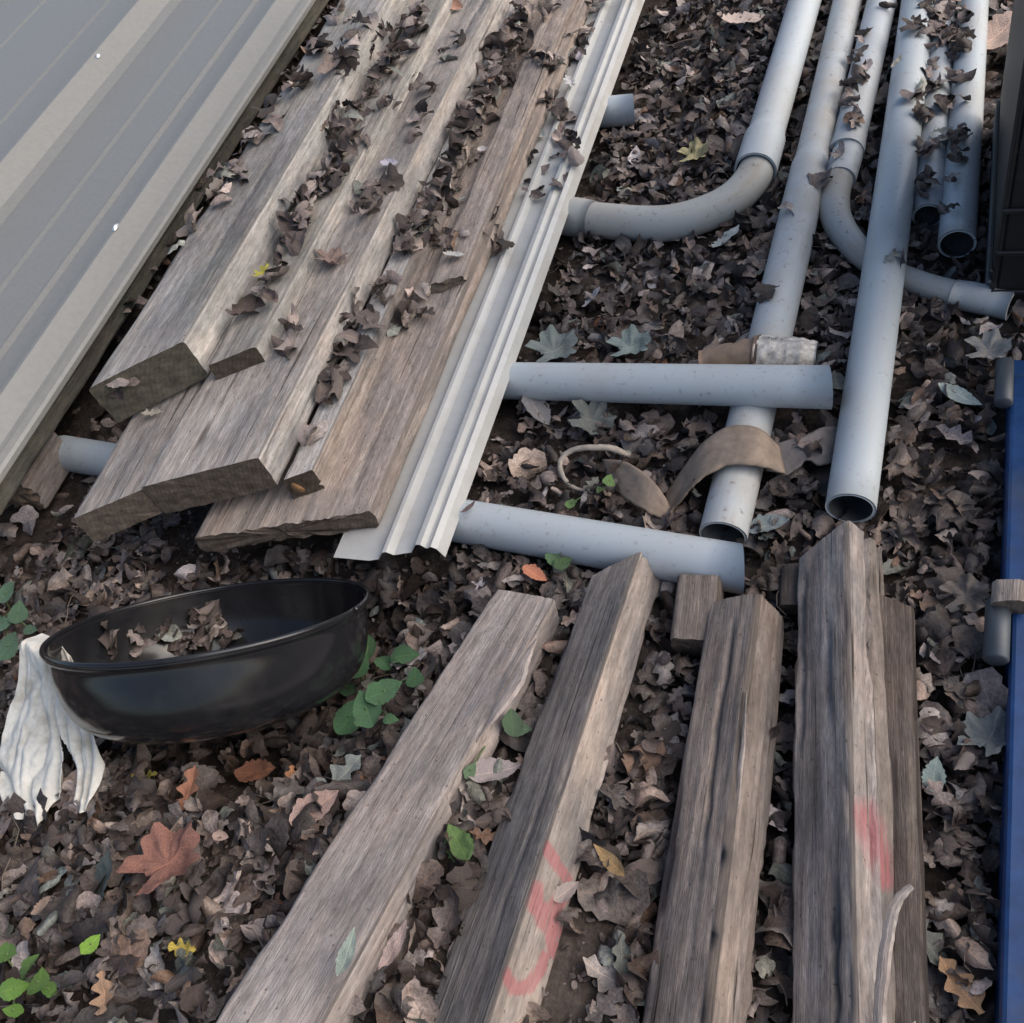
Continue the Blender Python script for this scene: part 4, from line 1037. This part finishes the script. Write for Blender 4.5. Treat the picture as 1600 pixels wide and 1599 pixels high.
S += scatter_on([(1450, 240, 10, 8), (1465, 140, 10, 8), (1450, 290, 8, 6), (1478, 60, 12, 10), (1508, 60, 7, 5), (1500, 160, 7, 6), (1492, 250, 7, 5), (1480, 330, 8, 3), (1395, 60, 7, 5), (1350, 60, 7, 5), (1338, 130, 8, 6), (1470, 15, 30, 24), (1455, 60, 22, 20), (1462, 105, 14, 8), (1440, 150, 14, 12), (1440, 195, 14, 10), (1472, 170, 8, 5), (1500, 30, 14, 9), (1497, 80, 12, 9), (1488, 125, 8, 6), (1490, 225, 9, 6), (1485, 290, 8, 5), (1500, 215, 5, 2), (1502, 125, 5, 2),
     (1330, 100, 14, 10), (1328, 150, 12, 9), (1335, 190, 10, 6), (1310, 235, 9, 6), (1365, 215, 7, 3), (1430, 45, 7, 3), (1350, 105, 5, 2), (1285, 290, 9, 4), (1395, 20, 10, 5), (1440, 300, 8, 5)],
     "lying by the grey pipes", "dead leaves on the grey pipes", 25, .22, (.03, .055))
S += scatter_on([(325, 985, 20, 9), (190, 1005, 12, 4), (225, 1010, 18, 6), (320, 1000, 14, 8), (365, 1005, 12, 4), (275, 1000, 16, 12), (300, 1012, 12, 8), (335, 975, 12, 8)],
     "lying inside the black basin", "dead leaves inside the basin", 27, .5, (.035, .055))
S += scatter_on([(1215, 1150, 10, 3), (1228, 1250, 10, 4), (1225, 1440, 6, 3), (745, 790, 8, 2), (1270, 700, 8, 3), (1190, 470, 7, 3), (1228, 330, 6, 3), (1290, 400, 8, 4), (1260, 520, 10, 5), (1210, 290, 6, 2), (1400, 400, 8, 3), (1160, 520, 8, 3)], "wedged against a foreground timber", "dead leaves wedged by the timbers", 29, .5)
rn = np.random.default_rng(31); S = np.array(S); n = len(S)
cc = PAL[rn.choice(len(PAL), n, p=PW)]*rn.uniform(.75, 1.25, (n, 1))
o = leaf_mesh("leaf_drift", S, rn.uniform(.035, .07, n), cc*1.15, .38, rn); o['label'] = "drifts of dead leaves caught between planks, trim and pipes"
for (px, py, s, ti, c, yaw, lab) in [
   (520, 412, .085, MA, (.24, .17, .145), .3, "curled brown leaf alone on the broad middle plank"),
   (413, 432, .052, OK2, (.33, .31, .06), 1.2, "yellow-green leaf on the tan plank edge"),
   (427, 440, .05, OV2, (.15, .18, .14), .6, "dull green leaf touching the yellow-green leaf"),
   (712, 16, .075, OV2, (.42, .24, .17), -.4, "peach coloured curled leaf at the top of the stack"),
   (812, 64, .055, OK2, (.42, .36, .06), -.8, "yellow leaf in the gap near the top of the stack"),
   (712, 405, .055, OV, (.44, .43, .40), .2, "pale leaf beside the rosy board end"),
   (757, 240, .035, OV, (.62, .58, .56), .2, "tiny whitish leaf on the rosy board"),
   (722, 318, .05, NA, (.36, .42, .38), .4, "pale mint strip of leaf on the rosy board"),
   (630, 385, .055, OV, (.36, .39, .37), -.1, "pale grey-green leaf over the whitish batten"),
   (892, 135, .06, OK, (.46, .45, .44), -.9, "pale lobed leaf on the metal trim"),
   (905, 95, .055, OV, (.40, .38, .42), -.9, "lilac-grey leaf on the metal trim near the top"),
   (843, 215, .065, OV2, (.33, .38, .35), -.7, "grey-green leaf on the metal trim"),
   (612, 262, .05, OV, (.40, .38, .44), .1, "pale lilac scrap of leaf on the broad middle plank"),
   (242, 652, .045, OK, (.30, .28, .24), .4, "pale torn leaf in the shadow under the upper planks"),
   (640, 505, .05, OK2, (.36, .30, .2), .4, "cream torn leaf on the reddish board"),
   (1478, 218, .075, OV, (.28, .31, .28), .3, "grey-green leaf draped on the buried pipe"),
   (735, 800, .045, NA, (.13, .09, .08), 1.2, "dark narrow leaf on the slanting pipe beside the trim"),
   (330, 962, .07, OV, (.085, .068, .058), 1.1, "broad brown leaf against the inside wall of the basin"),
   (310, 1006, .06, OV2, (.16, .15, .14), .1, "grey folded leaf on the basin floor"),
   (372, 1000, .04, OV2, (.15, .14, .13), .1, "pale-edged leaf near the front rim inside the basin")]:
    p, nn = hit(px, py, .014); place_leaf(p, s, ti, col=c, yaw=yaw, tilt=.2, label=lab)

# ------------------------------------------------------------------ twigs, debris
def twigs():
    r = np.random.default_rng(9); V = []; Fc = []
    for k in range(420):
        x, y = r.uniform(-3, 1.3), r.uniform(-.4, 4.2); L = r.uniform(.03, .16); a = r.uniform(0, 6.28); rad = r.uniform(.0008, .0024)
        z = float(ground_z(x, y))+r.uniform(.012, .035)
        if BVH.ray_cast(Vector((x, y, 1.4)), Vector((0, 0, -1)))[0] is not None: continue
        dz = r.normal(0, .15); d = np.array([math.cos(a), math.sin(a), dz]); s = np.array([-math.sin(a), math.cos(a), 0]); b = len(V); u = np.array([0, 0, 1.])
        for i in range(5):
            c = np.array([x, y, z])+d*L*i/4+s*L*.12*math.sin(i*1.3+k)
            for q in range(4): V.append(c+(s*math.cos(q*1.571)+u*math.sin(q*1.571))*rad*(1-.15*i))
        Fc += grid_faces(5, 4, True, b)
    o = make_mesh("twig_litter", V, Fc, M_TWIG, solid=False, origin=(0, 0, 0)); o['kind'] = 'stuff'; o['label'] = "thin broken twigs scattered through the leaves"
twigs()
def ground_crumbs():
    r = np.random.default_rng(17); n = 14000; x = r.uniform(-1.9, .5, n); y = r.uniform(-.3, 2.6, n); z = ground_z(x, y)+r.uniform(0, .004, n)
    near = (y < 1.2) | (r.random(n) < .35); x, y, z = x[near], y[near], z[near]; n = len(x)
    T = [leaf_template('torn', 4, 3, 61+i) for i in range(6)]
    o = leaf_mesh("leaf_fragments", np.stack([x, y, z], 1), r.uniform(.004, .015, n), PAL[r.integers(0, 5, n)]*r.uniform(.7, 1.5, (n, 1)), .5, r, T)
    o['label'] = "small broken leaf fragments lying on the bare soil"
ground_crumbs()
def crumbs():
    """small leaf crumbs fallen on boards, sheet metal and pipes"""
    r = np.random.default_rng(13); P = []
    for k in range(2600):
        px, py = r.uniform(0, 1600), r.uniform(0, 1599)
        h = BVH.ray_cast(Vector(EYE), Vector(ray(px, py)))
        if h[0] is None or h[1].z < .5: continue
        if h[0].x < -1.5 and r.random() < .93: continue
        if h[0].x > -.6 and h[0].y > 1.1 and r.random() < .6: continue
        P.append(np.array(h[0])+np.array([0, 0, .0025]))
    P = np.array(P); n = len(P)
    o = leaf_mesh("leaf_crumbs", P, r.uniform(.004, .014, n), PAL[r.integers(0, 5, n)], .4, r); o['label'] = "tiny leaf crumbs and dirt on planks, timbers and pipes"
crumbs()

# ------------------------------------------------------------------ green plants
M_STEM = plain_mat("green_stem", (.10, .15, .05), .6)
TG = [flat_template('ovate', 301+i, c, d, .025, 17, 9) for i, (c, d) in enumerate(((.9, .5), (1.4, -.7), (-.6, .9)))]
for T_ in TG: T_[0][:, 1] *= 1.15
def plant(name, base_px, leaves, col, label, cat="seedling"):
    b = gp(*base_px, 0.); root = empty(name, tuple(b), label, cat)
    k0 = len(THI); 
    for (px, py, s, h, yaw) in leaves:
        p = gp(px, py, h+.018); c = np.array(col)*random.uniform(.8, 1.25)
        o = bpy.data.objects.new("leaf", leaf_data(random.randrange(3), 0, tuple(np.round(c, 3)), M_GREEN, TG))
        o.matrix_world = Matrix.Translation(Vector(p-b)) @ Euler((random.gauss(.25, .25), random.gauss(0, .3), yaw)).to_matrix().to_4x4() @ Matrix.Scale(s, 4)
        link(o, root)
        st = bez([b, (b+p)/2+np.array([0, 0, h*.3]), p], 5); tube("stem", st, [.0016]*len(st), [M_STEM, M_STEM], parent=root, nseg=6, wall=0, solid=False)
    return root
plant("seedling", (575, 1090), [(545, 1120, .075, .05, 1.2), (572, 1108, .08, .075, 2.3), (600, 1080, .07, .08, .7), (562, 1040, .06, .06, 1.5), (575, 1010, .055, .06, 1.9), (598, 1035, .05, .05, 2.6),
    (632, 1025, .06, .035, .3), (610, 1125, .03, .05, .2), (648, 1060, .05, .03, 2.0), (540, 1075, .05, .03, 2.9)], (.062, .135, .062), "green seedling with broad oval leaves at the right of the basin")
plant("seedling", (40, 1530), [(22, 1545, .045, .04, .6), (60, 1535, .048, .05, 2.2), (45, 1510, .04, .05, 1.3), (10, 1490, .045, .04, .2), (75, 1545, .03, .03, 3.0), (20, 1580, .03, .03, 3.4)], (.10, .19, .04), "bright green seedling in the lower left corner")
plant("seedling", (142, 1490), [(142, 1476, .035, .03, 1.4)], (.17, .30, .05), "single light green leaf in the lower left litter")
plant("seedling", (20, 960), [(10, 925, .06, .05, 1.0), (28, 958, .06, .05, 2.0), (5, 975, .05, .04, .4), (48, 985, .035, .05, .1), (12, 1010, .07, .03, 1.2)], (.075, .135, .08), "green plant at the left edge above the rag")
plant("seedling", (935, 770), [(952, 752, .040, .03, 1.7), (893, 787, .030, .02, .2), (938, 765, .03, .03, 2.4)], (.12, .20, .07), "little green sprout under the looped root")
plant("seedling", (880, 880), [(866, 868, .05, .03, 1.9), (880, 880, .04, .03, .8)], (.09, .15, .07), "green sprout touching the slanting pipe")
plant("seedling", (790, 1130), [(800, 1128, .05, .03, 1.9), (812, 1140, .045, .02, .1), (735, 1205, .03, .03, 1.3)], (.11, .17, .10), "pale green sprout between the two left timbers")
